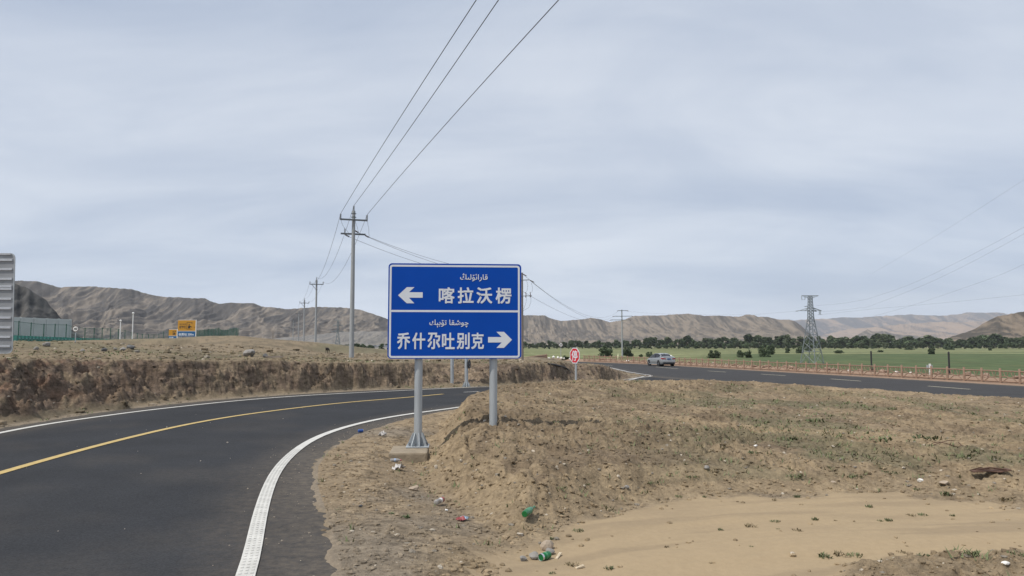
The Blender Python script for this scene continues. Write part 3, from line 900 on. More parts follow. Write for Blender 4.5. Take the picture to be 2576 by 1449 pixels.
# ------------------------------------------------------------------ hills
def hills(name, ridge_px, Yfoot, Yridge, m, zfoot=-3.5, na=500, nr=90, gul=0.30, gscale=0.09, seed=0, back=1.25, power=1.0, rock_shade_bias=0.0, shoulder=None):
    rp = np.array(ridge_px, float)
    px = np.linspace(rp[0, 0], rp[-1, 0], na)
    py = np.interp(px, rp[:, 0], rp[:, 1])
    kk = max(3, int(26 / ((px[-1] - px[0]) / na))); ww = np.hanning(2 * kk + 3)[1:-1]; ww /= ww.sum()
    py_s = np.convolve(np.r_[np.full(kk, py[0]), py, np.full(kk, py[-1])], ww, 'valid')
    py_f = py + (fbm(px / 9.0, px * 0 + seed, 4, seed) - .5) * 3.0
    py = py_s
    a = (px - 1288) / F / 1.0028
    t = np.r_[np.linspace(0, 1, nr), np.linspace(1.02, back, 10)]
    Yr = Yridge * (1 + .05 * (fbm(px / 60, px * 0, 3, seed + 5) - .5))
    vv = (724.5 - py) / F
    zr = CAM_Z + Yr * (sp + vv * cp) / (cp - vv * sp)
    P, Tt = np.meshgrid(np.arange(na), t)
    Yf = Yfoot + (Yridge - Yfoot) * .25 * (fbm(px / 40, px * 0 + 3, 3, seed + 9) - .3)
    Yv = Yf[P] + (Yr[P] - Yf[P]) * Tt
    X = a[P] * Yv
    dzr = (Yr * (py_s - py_f) / F)[P] * np.clip(Tt, 0, 1) ** 7
    H = (zr - zfoot)[P]
    sc = gscale / 1.0
    Hm = float(np.mean(H))
    warp = fbm(X / Hm * .9, Tt * 1.3 + seed, 3, seed + 31) - .5
    g = ridged(X / (Hm * .85) + warp * 1.1 + Tt * .35, Tt * 1.1 + warp, 4, seed + 41)
    g2 = fbm(X / (Hm * .33), Tt * 3.5, 4, seed + 51)
    g3 = ridged(X / (Hm * .22) + warp + Tt * .8, Tt * 3.4, 4, seed + 61)
    g4 = fbm(X / (Hm * .06), Tt * 15, 3, seed + 71)
    prof = np.where(Tt <= 1, np.power(np.clip(Tt, 0, 1), power) * (1.0 - .15 * np.sin(np.pi * np.clip(Tt, 0, 1))), 1 - 1.6 * (Tt - 1))
    k = np.clip(4 * Tt * (1 - Tt), 0, 1) * (Tt < 1)
    h = prof * (1 - gul * .78 * k * (1 - g) * 1.6) + (g2 - .5) * .16 * k + ((g3 - .4) * .13 + (g4 - .5) * .10) * np.sqrt(k)
    # never rise over the sight line to the ridge
    lim = (zr[P] + dzr - CAM_Z) / Yr[P] * Yv + CAM_Z
    z = zfoot + H * h + dzr
    z = np.where(Tt < 0.985, np.minimum(z, lim - 0.012 * H), z)
    v = np.c_[X.ravel(), Yv.ravel(), z.ravel()]
    nrow, ncol = X.shape
    i = np.arange(nrow - 1)[:, None] * ncol; j = np.arange(ncol - 1)[None, :]
    f = np.stack([i + j, i + j + 1, i + ncol + j + 1, i + ncol + j], -1).reshape(-1, 4)
    rock = .55 * (.5 - g) + .55 * (g2 - .5) + .55 * (.45 - g3) + 1.0 * (g4 - .5) + .22 * np.clip(Tt - .6, 0, 1) + rock_shade_bias  # bare rock plus shade of gullies and turned-away faces, both put into the colour
    o = np_mesh(name, v, f, m, smooth=True, attrs={'rock': rock.ravel()})
    return struct(o)


MH1 = hill_mat('dry brown hillside', (.196, .169, .141), (.088, .082, .078), .045)
MH2 = hill_mat('dry tan hillside', (.220, .186, .150), (.108, .098, .088), .035)
MH3 = hill_mat('far hillside', (.30, .22, .155), (.10, .09, .085), .003)
MH4 = hill_mat('right hillside', (.20, .16, .12), (.075, .066, .055), .04)
MH5 = hill_mat('dark rock face', (.105, .102, .098), (.034, .036, .038), .22)
MH6 = hill_mat('grey gravel slope', (.22, .205, .185), (.16, .155, .15), .03)
RIDGE_A = [(-700, 690), (-300, 705), (-60, 716), (38, 706), (87, 708), (147, 724), (159, 721.7), (228, 720.5), (327, 728), (377, 742), (407, 747), (456, 748), (480, 751), (500, 749.5), (513, 751), (533, 760), (548, 765), (574, 761), (606, 763), (636, 763), (656, 771), (701, 775), (715, 778), (795, 772), (854, 773), (904, 779), (943, 791), (985, 806), (1040, 830), (1100, 862)]
RIDGE_B = [(820, 850), (900, 822), (960, 806), (1060, 800), (1150, 799), (1250, 797), (1315, 792.5), (1372, 793.5), (1386, 801.5), (1408, 807), (1436, 806), (1487, 799.5), (1511, 803.5), (1535, 811), (1565, 806), (1599, 794.5), (1654, 793.5), (1694, 791.5), (1730, 788.6), (1773, 794.5), (1809, 794), (1860, 796.5), (1874, 792.5), (1890, 791), (1908, 796.5), (1928, 797), (1958, 803.5), (1987, 804.5), (2005, 810), (2017, 819), (2031, 833), (2048, 849), (2075, 868)]
RIDGE_C = [(1900, 822), (1993, 805.5), (2037, 803.5), (2087, 801.5), (2122, 798), (2152, 799.5), (2206, 796.5), (2245, 793.5), (2275, 791.5), (2300, 791), (2347, 794), (2385, 793.5), (2410, 791), (2436, 786), (2480, 787), (2513, 785), (2537, 790), (2600, 792), (2800, 790), (3100, 800)]
RIDGE_CC = [(1980, 868), (2040, 850), (2090, 838), (2130, 830), (2165, 826), (2215, 822), (2270, 816), (2330, 812), (2374, 809), (2430, 811), (2500, 806), (2600, 800), (2800, 800)]
RIDGE_CD = [(2120, 866), (2152, 846), (2170, 835), (2184, 828), (2194, 833), (2210, 834), (2222, 832), (2240, 838), (2270, 842), (2330, 846), (2400, 856), (2440, 866)]
RIDGE_D = [(2330, 872), (2375, 858), (2398, 845), (2447, 831), (2480, 811), (2513, 796), (2546, 790), (2568, 785), (2650, 776), (2800, 765), (3000, 760), (3300, 770)]
RIDGE_E = [(-700, 640), (-200, 690), (0, 706), (36, 716), (66, 726), (79, 736), (111, 754), (123, 772), (139, 786), (153, 804), (170, 822), (200, 845)]
hills('far_hills', RIDGE_C, 6500, 9000, MH3, na=350, nr=60, seed=3, gul=.35, rock_shade_bias=.10)
hills('far_foothills', RIDGE_CC, 4300, 6500, MH3, na=350, nr=70, seed=13, gul=.45, rock_shade_bias=-.2)
hills('rocky_spur_hill', RIDGE_CD, 2900, 3300, MH2, na=260, nr=50, seed=23, gul=.35, rock_shade_bias=.12)
hills('valley_hills', RIDGE_B, 1650, 2500, MH2, na=800, nr=120, seed=33, gul=.42)
hills('left_hills', RIDGE_A, 1100, 1750, MH1, na=800, nr=130, seed=43, gul=.38, rock_shade_bias=.05)
hills('right_hillside', RIDGE_D, 1150, 1450, MH4, na=300, nr=70, seed=53, gul=.3)
hills('dark_rock_hill', RIDGE_E, 235, 330, MH5, zfoot=-1, na=420, nr=110, seed=63, gul=.6)
RIDGE_F = [(560, 868), (640, 861), (700, 850), (760, 846), (800, 841), (870, 834), (950, 833), (1000, 836), (1080, 850), (1130, 868)]
hills('gravel_slope', RIDGE_F, 780, 1050, MH6, na=260, nr=40, seed=73, gul=.12)

# ------------------------------------------------------------------ lettering
def glyph_mesh(txt):
    c = bpy.data.curves.new('lettering', 'FONT')
    c.body = txt; c.size = 1.0; c.resolution_u = 4
    o = bpy.data.objects.new('lettering', c); S.collection.objects.link(o)
    dg = bpy.context.evaluated_depsgraph_get(); dg.update()
    m = bpy.data.meshes.new_from_object(o.evaluated_get(dg))
    v = np.array([q.co for q in m.vertices]); f = [tuple(p.vertices) for p in m.polygons]
    bpy.data.objects.remove(o); bpy.data.curves.remove(c); bpy.data.meshes.remove(m)
    return v, f


def letter_into(mb, txt, x0, x1, z0, z1, y, bold=0.0):
    """fit text into the box x0..x1, z0..z1 on a plane facing -y; bold: stroke growth in metres"""
    v, f = glyph_mesh(txt)
    a, b = v.min(0), v.max(0)
    sx = (x1 - x0 - 2 * bold) / (b[0] - a[0]); sz = (z1 - z0 - 2 * bold) / (b[1] - a[1])
    offs = [(0, 0)] if bold == 0 else [(0, 0), (-1, -1), (1, 1), (1, -1), (-1, 1), (1, 0), (-1, 0), (0, 1), (0, -1)]
    for i, (ox, oz) in enumerate(offs):
        vv = [(x0 + bold + (q[0] - a[0]) * sx + ox * bold, y - i * 0.00025, z0 + bold + (q[1] - a[1]) * sz + oz * bold) for q in v]
        mb.add(vv, f)


def flat_build(mb, name, m, parent):
    me = bpy.data.meshes.new(name)
    me.from_pydata(mb.v, [], mb.f); me.materials.append(m)
    return link(bpy.data.objects.new(name, me), parent)


def rrect(x0, x1, z0, z1, r_, n=6):
    p = []
    for cx, cz, a0 in ((x1 - r_, z1 - r_, 0), (x0 + r_, z1 - r_, 90), (x0 + r_, z0 + r_, 180), (x1 - r_, z0 + r_, 270)):
        for k in range(n + 1):
            a = R(a0 + 90 * k / n)
            p.append((cx + r_ * math.cos(a), cz + r_ * math.sin(a)))
    return p


def ring(mb, outer, inner, y):
    n = len(outer)
    v = [(p[0], y, p[1]) for p in outer] + [(p[0], y, p[1]) for p in inner]
    mb.add(v, [(i, (i + 1) % n, (i + 1) % n + n, i + n) for i in range(n)])


def sign_post(name, parent, x, y, z0, z1, r_, m, base=True):
    p = MB().tube([(x, y, z0), (x, y, z1)], r_, 24).build(name, m, parent, smooth=True)
    if base:
        MB().box((x, y, z0 + .012), (.40, .40, .024)).build('base_plate', m, p, bevel=.004)
        for k in range(8):
            g = MB()
            a = k * math.pi / 4 + .2
            d = Vector((math.cos(a), math.sin(a), 0)); s = Vector((-d.y, d.x, 0)) * .006
            pts = [d * (r_ - .003), d * .185, d * .185 + Vector((0, 0, .02)), d * (r_ + .02) + Vector((0, 0, .22)), d * (r_ - .003) + Vector((0, 0, .22))]
            pts = [q + Vector((x, y, z0 + .024)) for q in pts]
            g.add([q - s for q in pts] + [q + s for q in pts], [(0, 1, 2, 3, 4), (9, 8, 7, 6, 5)] + [(i, i + 5, (i + 1) % 5 + 5, (i + 1) % 5) for i in range(5)])
            g.build('gusset', m, p)
        for k in range(8):
            a = k * math.pi / 4 + .2 + math.pi / 8
            q = (x + .165 * math.cos(a), y + .165 * math.sin(a))
            MB().tube([(q[0], q[1], z0 + .02), (q[0], q[1], z0 + .075)], .013, 6).build('anchor_bolt', M_iron, p)
    return p


# ------------------------------------------------------------------ the big direction sign
def direction_sign():
    Yl = 13.15
    bl = at(974.5, 902.5, Yl); tl = at(975.5, 663, Yl)
    yaw = R(4.5)
    W = 2.365; Hh = 1.69
    root = thing('direction_sign', 'large blue direction sign with two white arrows on two steel posts', 'road sign', (bl.x, bl.y, bl.z), yaw)
    k = W / 1852.0
    def X(u): return (u - 92) * k
    def Z(v): return Hh - (v - 65) * (Hh / 1318.0)
    MB().prism(rrect(0, W, 0, Hh, .065), 0, .028).build('panel', M_blue, root)
    mb = MB(); ring(mb, rrect(X(110), X(1922), Z(1372), Z(86), .048), rrect(X(136), X(1896), Z(1345), Z(112), .022), -.0015)
    x0, x1, za, zb = X(136), X(1896), Z(741), Z(713)
    mb.add([(x0, -.0015, za), (x1, -.0015, za), (x1, -.0015, zb), (x0, -.0015, zb)], [(0, 1, 2, 3)])
    flat_build(mb, 'border', M_signw, root)
    rows = [[("喀", 790, 1008), ("拉", 1052, 1275), ("沃", 1315, 1535), ("楞", 1583, 1805)], [("乔", 222, 400), ("什", 430, 608), ("尕", 640, 815), ("吐", 838, 1015), ("别", 1043, 1222), ("克", 1245, 1420)]]
    for row, (va, vb) in zip(rows, ((395, 620), (1025, 1252))):
        mb = MB()
        for ch, a, b in row:
            letter_into(mb, ch, X(a), X(b), Z(vb), Z(va), -.003, .0062)
        flat_build(mb, 'lettering', M_signw, root)
    # Arabic letters in their joined forms, drawn left to right
    for w, a, b, va, vb in (("\uFED7\uFE8E\uFEAD\uFE8D\uFE8B\uFBDA\uFEDF\uFBE9\uFBD4", 1085, 1470, 200, 310), ("\uFB7C\uFEEE\uFEB7\uFED8\uFE8E \uFE97\uFBDA\uFE91\uFBE7\uFEDA", 663, 1206, 845, 953)):
        mb = MB(); letter_into(mb, w[::-1], X(a), X(b), Z(vb), Z(va), -.003, .0015)
        flat_build(mb, 'lettering', M_signw, root)
    for pts in ([(228, 510), (348, 397), (452, 397), (378, 467), (567, 467), (567, 543), (378, 543), (452, 620), (348, 620)], [(1812, 1123), (1700, 1235), (1595, 1235), (1668, 1160), (1478, 1160), (1478, 1085), (1668, 1085), (1595, 1012), (1700, 1012)]):
        mb = MB(); mb.add([(X(u), -.003, Z(v)) for u, v in pts], [(0, 1, 2, 3, 6, 7, 8) if False else tuple(range(9))])
        o = flat_build(mb, 'arrow', M_signw, root)
        bm = bmesh.new(); bm.from_mesh(o.data); bmesh.ops.triangulate(bm, faces=bm.faces); bm.to_mesh(o.data); bm.free()
    # back rails and posts
    for zz in (.25, .85, 1.45):
        MB().box((W / 2, .045, zz), (W - .15, .03, .06)).build('back_rail', M_galv2, root)
    Minv = (Matrix.Translation(root.location) @ Matrix.Rotation(yaw, 4, 'Z')).inverted()
    for i, (pxx, pyb, base) in enumerate(((1052, 1121, True), (1239.5, 1075, False))):
        q = at(pxx, pyb, Yl + .3 + (.15 if i else 0))
        lc = Minv @ q
        p = sign_post('post', root, lc.x, .13, lc.z, Hh - .12, .0705, M_galv, base)
        for zz in (.25, .85, 1.45):
            MB().box((lc.x, .075, zz), (.20, .03, .04)).build('clamp', M_galv2, p)
        if base:
            f = MB(); f.box((lc.x - .13, -.15, lc.z - .263), (.64, .92, .52))
            f.build('concrete_footing', M_conc, root, bevel=.03)
    return root


direction_sign()

# ------------------------------------------------------------------ stop sign on the mound
def octagon(r_):
    return [(r_ * math.cos(R(22.5 + 45 * k)), r_ * math.sin(R(22.5 + 45 * k))) for k in range(8)]


def stop_sign():
    Y = 24.5
    c = at(1446, 894.5, Y); g = at(1449, 962, Y)
    root = thing('stop_sign', 'red octagonal stop sign turned sideways on a thin grey post', 'stop sign', (g.x, g.y, g.z - .05), R(-57))
    h = c.z - root.location.z
    rr = .277
    mb = MB(); mb.prism([(p[0], p[1] + h) for p in octagon(rr)], -.05, -.04); mb.build('panel', M_signw, root)
    mb = MB(); mb.add([(p[0], -.0515, p[1] + h) for p in octagon(rr - .028)], [tuple(range(8))]); flat_build(mb, 'red_face', M_red, root)
    mb = MB(); letter_into(mb, "停", -.155, .155, h - .17, h + .17, -.053, .0045); flat_build(mb, 'lettering', M_signw, root)
    MB().tube([(0, 0, -.2), (0, 0, h + .2)], .036, 16).build('post', M_galv, root, smooth=True)
    for q in (.12, -.12):
        MB().box((0, -.036, h + q), (.12, .012, .04)).build('bracket', M_galv2, root)


stop_sign()


def speed_sign(px, py, rpx, pybase, Y, txt, label, yaw=0.0):
    c = at(px, py, Y); g = at(px, pybase, Y)
    root = thing('speed_limit_sign', label, 'speed sign', (g.x, g.y, g.z - .3), yaw)
    h = c.z - g.z + .3; rr = rpx / F * Y
    circ = lambda q: [(q * math.cos(2 * math.pi * k / 32), h + q * math.sin(2 * math.pi * k / 32)) for k in range(32)]
    mb = MB(); mb.prism(circ(rr), -.06, -.045); mb.build('panel', M_wpaint, root)
    mb = MB(); ring(mb, circ(rr * .99), circ(rr * .78), -.062); flat_build(mb, 'ring', mat('sign ring', (.06, .03, .03), .6), root)
    mb = MB(); letter_into(mb, txt, -rr * .52, rr * .52, h - rr * .38, h + rr * .38, -.064, rr * .03); flat_build(mb, 'lettering', M_black, root)
    MB().tube([(0, 0, 0), (0, 0, h + rr * .6)], .045, 10).build('post', M_galv, root, smooth=True)
    return root


speed_sign(189.5, 827.3, 8.1, 858, 70.0, "40", 'round white speed sign reading 40 by the green mesh fence')
speed_sign(1411, 867.4, 5.3, 907, 122.0, "20", 'round white speed sign reading 20 beside the gap in the log fence')

# ------------------------------------------------------------------ posts standing behind the big sign
def hidden_posts():
    for px, py, bs, lab in ((1137, 964, False, 'plain grey steel post on the far roadside left of its twin'), (1173, 969, True, 'grey steel post with flanged foot carrying a round sign seen edge on')):
        g = at(px, py, 33.4 if bs else 33.9)
        root = thing('sign_post', lab, 'sign post', (g.x, g.y, gz(g.x, g.y) - .02))
        sign_post('post', root, 0, 0, 0, 2.9, .078, M_galv, bs)
        if bs:
            mb = MB(); M = Matrix.Translation((.13, .03, 1.02)) @ Matrix.Rotation(R(75), 4, 'Z') @ Matrix.Rotation(R(90), 4, 'X')
            mb.lathe([(.20, -.008), (.205, 0), (.20, .008)], 24, M); mb.build('round_plate', M_black, root)
            for q in (1.06, .92):
                MB().box((.07, .02, q), (.14, .03, .05)).build('bracket', M_galv, root)


hidden_posts()

# ------------------------------------------------------------------ back of a tall sign at the left edge
def sign_back():
    Y = 24.0
    tr, br = at(38.5, 637, Y), at(32, 889.5, Y)
    W = 2.7
    root = thing('road_sign', 'bare grey aluminium back of a tall sign with level ribs at far left', 'road sign', (br.x - W, br.y, br.z), 0)
    Hh = tr.z - br.z; dx = tr.x - br.x
    poly = [(p[0] + dx * p[1] / Hh, p[1]) for p in rrect(0, W, 0, Hh, .16)]
    MB().prism(poly, 0, .012).build('panel', M_galv2, root)
    mb = MB(); inner = [(p[0] + dx * p[1] / Hh, p[1]) for p in rrect(.02, W - .03, .03, Hh - .03, .14)]
    ring(mb, poly, inner, -.012)
    flat_build(mb, 'rim', M_galv, root)
    for yy in (638.5, 654, 677.5, 702, 721, 727, 752, 776, 799.5, 824, 847.6, 871):
        z = Hh * (889.5 - yy) / (889.5 - 637)
        e = W - .075 + dx * z / Hh - (.06 if yy < 640 else 0)
        r_ = MB(); r_.box((e / 2, -.02, z + .012), (e, .04, .018)).box((e / 2, -.02, z - .022), (e, .04, .018)).box((e / 2, -.004, z - .005), (e, .008, .05))
        r_.build('rib', M_wpaint if False else M_signw, root)
    for x in (.5, 1.6):
        MB().tube([(x, -.13, -.6), (x, -.13, Hh - .2)], .085, 16).build('post', M_galv, root, smooth=True)


sign_back()

# ------------------------------------------------------------------ utility poles and lines
def insulator(mb, p, h, r_):
    p = Vector(p)
    prof = []
    n = 5
    for i in range(n):
        z = h * i / n
        prof += [(r_ * .45, z), (r_, z + h / n * .35), (r_ * .45, z + h / n * .8)]
    prof.append((r_ * .35, h))
    mb.lathe(prof, 8, Matrix.Translation(p))


def strain(mb, a, b, r_=.06):
    a, b = Vector(a), Vector(b)
    n = 9
    pts = [a.lerp(b, i / (n - 1)) for i in range(n)]
    mb.tube(pts, [r_ * .35, r_ * .35, r_, r_ * .5, r_, r_ * .5, r_, r_ * .35, r_ * .3], 8)


POLE_H = 9.72


def line_pole(root, brace=True):
    """a concrete pole with one cross-arm, three pin insulators"""
    MB().tube([(0, 0, -.6), (0, 0, POLE_H)], [.165, .105], 18).build('pole_shaft', M_pole, root, smooth=True)
    for z in (POLE_H - .18, POLE_H - .42):
        MB().tube([(0, 0, z - .035), (0, 0, z + .035)], .125, 14).box((0, 0, z), (.34, .05, .05)).build('clamp_band', M_iron, root)
    a = MB().box((0, -.14, POLE_H - .62), (1.80, .08, .105)); a.build('crossarm', M_iron, root)
    for p in ((-.86, -.14, POLE_H - .58), (.86, -.14, POLE_H - .58), (0, 0, POLE_H + .02)):
        i = MB(); insulator(i, p, .34, .07); i.build('insulator', M_insul, root)
    if brace:
        MB().bar((-.62, -.13, POLE_H - .66), (-.08, -.10, POLE_H - 1.3), .045).tube([(0, 0, POLE_H - 1.37), (0, 0, POLE_H - 1.29)], .125, 12).build('brace', M_iron, root)
    return root


POLES = []          # (root, world points of the three wire seats)
g0 = at(884, 900, 49.0)
main_pole = thing('utility_pole', 'tallest concrete utility pole with two cross-arms left of the blue sign', 'utility pole', (g0.x, g0.y, gz(g0.x, g0.y)), R(18))
line_pole(main_pole, False)
mz = at(894, 588, 49.0).z - main_pole.location.z
MB().box((0, .14, mz), (1.62, .08, .105)).build('crossarm', M_iron, main_pole)
i_ = MB(); insulator(i_, (-.55, .14, mz + .04), .32, .055); i_.build('insulator', M_insul, main_pole)
wire_dir = (at(1313, 700, 84.0) - at(894, 588, 49.0)).normalized()
Rm = Matrix.Rotation(R(-18), 3, 'Z')
wd = Rm @ wire_dir
TAPS = []
for s in ((-.55, .16, mz - .04), (.05, .10, mz + .26), (.75, .16, mz - .02)):
    e = Vector(s) + wd * .62 + Vector((0, 0, -.10))
    st = MB(); strain(st, s, e, .055); st.build('strain_insulator', M_brown, main_pole)
    TAPS.append(e)
for a, b in (((-.86, -.14, POLE_H - .3), (-.55, .14, mz + .36)), ((.86, -.14, POLE_H - .4), TAPS[2]), ((.05, -.12, POLE_H - .5), TAPS[1])):
    a, b = Vector(a), Vector(b); mid = (a + b) / 2 + Vector((-.06 if a.x < 0 else .05, 0, -.12))
    jm = MB(); jm.tube([a, a.lerp(mid, .5) + Vector((0, 0, -.08)), mid, mid.lerp(b, .5) + Vector((0, 0, -.04)), b], .009, 5)
    jm.build('jumper_wire', M_wire, main_pole)
a, b = Vector((-.55, .14, mz + .36)), TAPS[0]
jm = MB(); jm.tube([a, a.lerp(b, .5) + Vector((.05, 0, .06)), b], .009, 5)
jm.build('jumper_wire', M_wire, main_pole)


def seats(root):
    M = Matrix.Translation(root.location) @ Matrix.Rotation(root.rotation_euler.z, 4, 'Z')
    return [M @ Vector(p) for p in ((-.86, -.14, POLE_H - .24), (0, 0, POLE_H + .36), (.86, -.14, POLE_H - .24))]


proto = None
chain = [main_pole]
labs = ['concrete utility pole with one braced cross-arm, next behind the tallest pole', 'third concrete pole of the line climbing the dry plateau', 'fourth concrete pole of the line with a pale streak on its arm', 'fifth pole of the line, small and dim against the left hills']
for (px, py, Y, rz), lab in zip(((793, 886, 100, 14), (763.5, 880, 145, 12), (750, 876, 197, 12), (736.5, 873, 282, 12)), labs):
    q = at(px, py, Y)
    if proto is None:
        o = thing('utility_pole', lab, 'utility pole', q, R(rz), 'concrete poles of the overhead line')
        line_pole(o); proto = o
    else:
        o = copy_tree(proto); o['label'] = lab
    o.location = (q.x, q.y, gz(q.x, q.y)); o.rotation_euler = (0, 0, R(rz))
    chain.append(o)
main_pole['group'] = 'concrete poles of the overhead line'


def catenary(a, b, sag, n=24):
    a, b = Vector(a), Vector(b)
    return [a.lerp(b, t) + Vector((0, 0, -4 * sag * t * (1 - t))) for t in np.linspace(0, 1, n)]


def wire(a, b, sag, r_, label, group, n=28):
    o = MB().tube(catenary(a, b, sag, n), r_, 6).build('power_line', M_wire, None, smooth=True)
    return tag(o, label, 'power line', group)


sides = ('left', 'middle', 'right')
st0 = seats(main_pole)
for p, lo, hi, s in zip(st0, ((863, 540), (896, 520), (928, 545)), ((1198, 0), (1254, 0), (1405, 0)), sides):
    q = at(hi[0], hi[1], 18.6); d = (q - p); e = p + d * 1.75; e.z = p.z - .1
    # sag so that the wire passes the measured point
    t = 1 / 1.75
    sag = (p.z + (e.z - p.z) * t - q.z) / (4 * t * (1 - t))
    wire(p, e, sag, .0135, '%s overhead wire running from the tallest pole up over the camera' % s, 'overhead wires above the road', 60)
for i in range(len(chain) - 1):
    A_, B_ = seats(chain[i]), seats(chain[i + 1])
    where = ('between the tallest pole and the next one', 'between the second and third poles', 'between the third and fourth poles', 'between the fourth and fifth poles')[i]
    for a, b, s in zip(A_, B_, sides):
        wire(a, b, (1.75, .9, .9, 1.2)[i], .011 if i == 0 else .010, '%s wire hanging %s' % (s, where), 'wires between the plateau poles')

# pole right behind the big sign, with cut-out switches
gp = at(1313.5, 905, 84.0)
sw_pole = thing('utility_pole', 'brownish utility pole with switchgear just behind the right edge of the blue sign', 'utility pole', (gp.x, gp.y, gz(gp.x, gp.y)), R(-25))
hz = at(1313, 686, 84).z - sw_pole.location.z
MB().tube([(0, 0, -.5), (0, 0, hz)], [.17, .11], 16).build('pole_shaft', mat('weathered pole', (.19, .165, .145), .9, var=.15), sw_pole, smooth=True)
z1 = at(1313, 705, 84).z - sw_pole.location.z; z2 = at(1313, 745, 84).z - sw_pole.location.z
MB().box((.1, -.13, z1), (1.7, .07, .08)).build('crossarm', M_iron, sw_pole)
MB().box((.3, -.13, z2), (1.9, .06, .07)).build('crossarm', M_iron, sw_pole)
for x in (.55, 1.1):
    sw = MB()
    sw.tube([(x, -.18, z2 - .18), (x, -.18, z2 + .05)], .06, 8).tube([(x + .05, -.22, z2 + .05), (x - .02, -.2, z2 + .42)], .045, 8)
    sw.build('cutout_switch', M_brown, sw_pole)
jw = MB()
for x, zt in ((.42, z1), (1.0, z1 - .3)):
    jw.tube([(x + .2, -.13, zt - .05), (x + .36, -.15, zt - .6), (x + .3, -.16, zt - 1.1), (x + .2, -.18, z2 + .4)], .014, 5)
    jw.tube([(x + .18, -.18, z2 - .18), (x + .15, -.16, z2 - .7), (x - .1, -.1, z2 - 1.3), (.1, -.1, z2 - 1.7)], .014, 5)
jw.build('jumper_wire', M_wire, sw_pole)
Msw = Matrix.Translation(sw_pole.location) @ Matrix.Rotation(R(-25), 4, 'Z')
Mmn = Matrix.Translation(main_pole.location) @ Matrix.Rotation(R(18), 4, 'Z')
sw_pts = [Msw @ Vector(p) for p in ((-.7, -.13, z1), (0, 0, hz - .1), (.8, -.13, z1))]
for a, b, s in zip(TAPS, sw_pts, ('lower', 'middle', 'upper')):
    wire(Mmn @ a, b, .75, .011, '%s branch wire from the tallest pole passing behind the blue sign' % s, 'branch wires behind the sign')
st = MB()
out_pts = []
gq = at(1565.5, 897.5, 228.0)
field_pole = thing('utility_pole', 'grey pole with three short cross-arms standing in the green field', 'utility pole', (gq.x, gq.y, gz(gq.x, gq.y)), R(-8))
hq = at(1565, 779, 228).z - field_pole.location.z
MB().tube([(0, 0, -.5), (0, 0, hq)], [.27, .17], 14).build('pole_shaft', M_pole, field_pole, smooth=True)
fp = []
for yy, x0, x1 in ((781.5, -.95, 1.5), (795.5, -2.3, 2.9), (804.8, -3.2, 2.3)):
    z = at(1565, yy, 228).z - field_pole.location.z
    MB().box(((x0 + x1) / 2, -.2, z), (x1 - x0, .16, .17)).build('crossarm', M_iron, field_pole)
    for x in (x0, x1):
        fi = MB()
        fi.tube([(x, -.2, z), (x + (.5 if x > 0 else -.5), -.2, z - .12)], .09, 8)
        fi.build('insulator', M_brown, field_pole)
    fp.append((x0, -.2, z))
Mfp = Matrix.Translation(field_pole.location) @ Matrix.Rotation(R(-8), 4, 'Z')
for a, b, sg, s in zip((Msw @ Vector((0, 0, hz - .1)), Msw @ Vector((.95, -.13, z1)), Msw @ Vector((-.5, -.13, z1 - .9))), fp, (3.4, 2.6, 2.0), ('upper', 'middle', 'lower')):
    wire(a, Mfp @ Vector(b), sg, .016, '%s wire sagging from the switch pole to the pole in the green field' % s, 'wires to the field pole')
st = MB()
for p in ((0, -.05, hz - .1), (.95, -.13, z1)):
    strain(st, p, (p[0] + .45, p[1] + .4, p[2] - .28), .07)
st.build('strain_insulator', M_brown, sw_pole)

# ------------------------------------------------------------------ log style concrete fence along the far road
def log_fence(line, label, spacing=1.43, h=0.98):
    d = np.r_[0, np.cumsum(np.hypot(*np.diff(line, axis=0).T))]
    s = np.arange(0, d[-1], spacing)
    P = [(np.interp(q, d, line[:, 0]), np.interp(q, d, line[:, 1])) for q in s]
    root = thing('log_fence', label, 'fence', (P[0][0], P[0][1], -.85))
    pm = MB().tube([(0, 0, -.25), (0, 0, h), (0, 0, h + .03)], [.085, .078, .06], 10)
    first = None; fpan = None
    pan = MB(); L = spacing
    pan.tube([(0, 0, h - .16), (L / 2, 0, h - .145), (L, 0, h - .16)], .046, 8)
    pan.tube([(0, 0, .13), (L / 2, 0, .12), (L, 0, .13)], .046, 8)
    wv = [(L * t, 0, .43 + .055 * math.sin(t * 2 * math.pi * 1.5 + .6)) for t in np.linspace(0, 1, 9)]
    pan.tube(wv, .032, 6)
    arch = [(L * (.14 + .72 * t), .005, .15 + .27 * math.sin(math.pi * min(1, t * 1.05))) for t in np.linspace(0, 1, 9)]
    pan.tube(arch, .030, 6)
    for a, b in ((.22, .30), (.45, .36), (.58, .66), (.84, .74)):
        pan.tube([(L * a, .0, h - .18), (L * b, 0, .45)], .024, 6)
    for i, (x, y) in enumerate(P):
        if first is None:
            po = first = pm.build('post', M_fence, root, smooth=True)
        else:
            po = first.copy(); link(po, root)
        po.location = (x - P[0][0], y - P[0][1], 0)
        if i < len(P) - 1:
            if fpan is None:
                pa = fpan = pan.build('rail_panel', M_fence, root, smooth=True)
            else:
                pa = fpan.copy(); link(pa, root)
            x2, y2 = P[i + 1]
            pa.location = po.location; pa.rotation_euler = (0, 0, math.atan2(y2 - y, x2 - x))
            pa.scale = (math.hypot(x2 - x, y2 - y) / L, 1, 1)
    return root


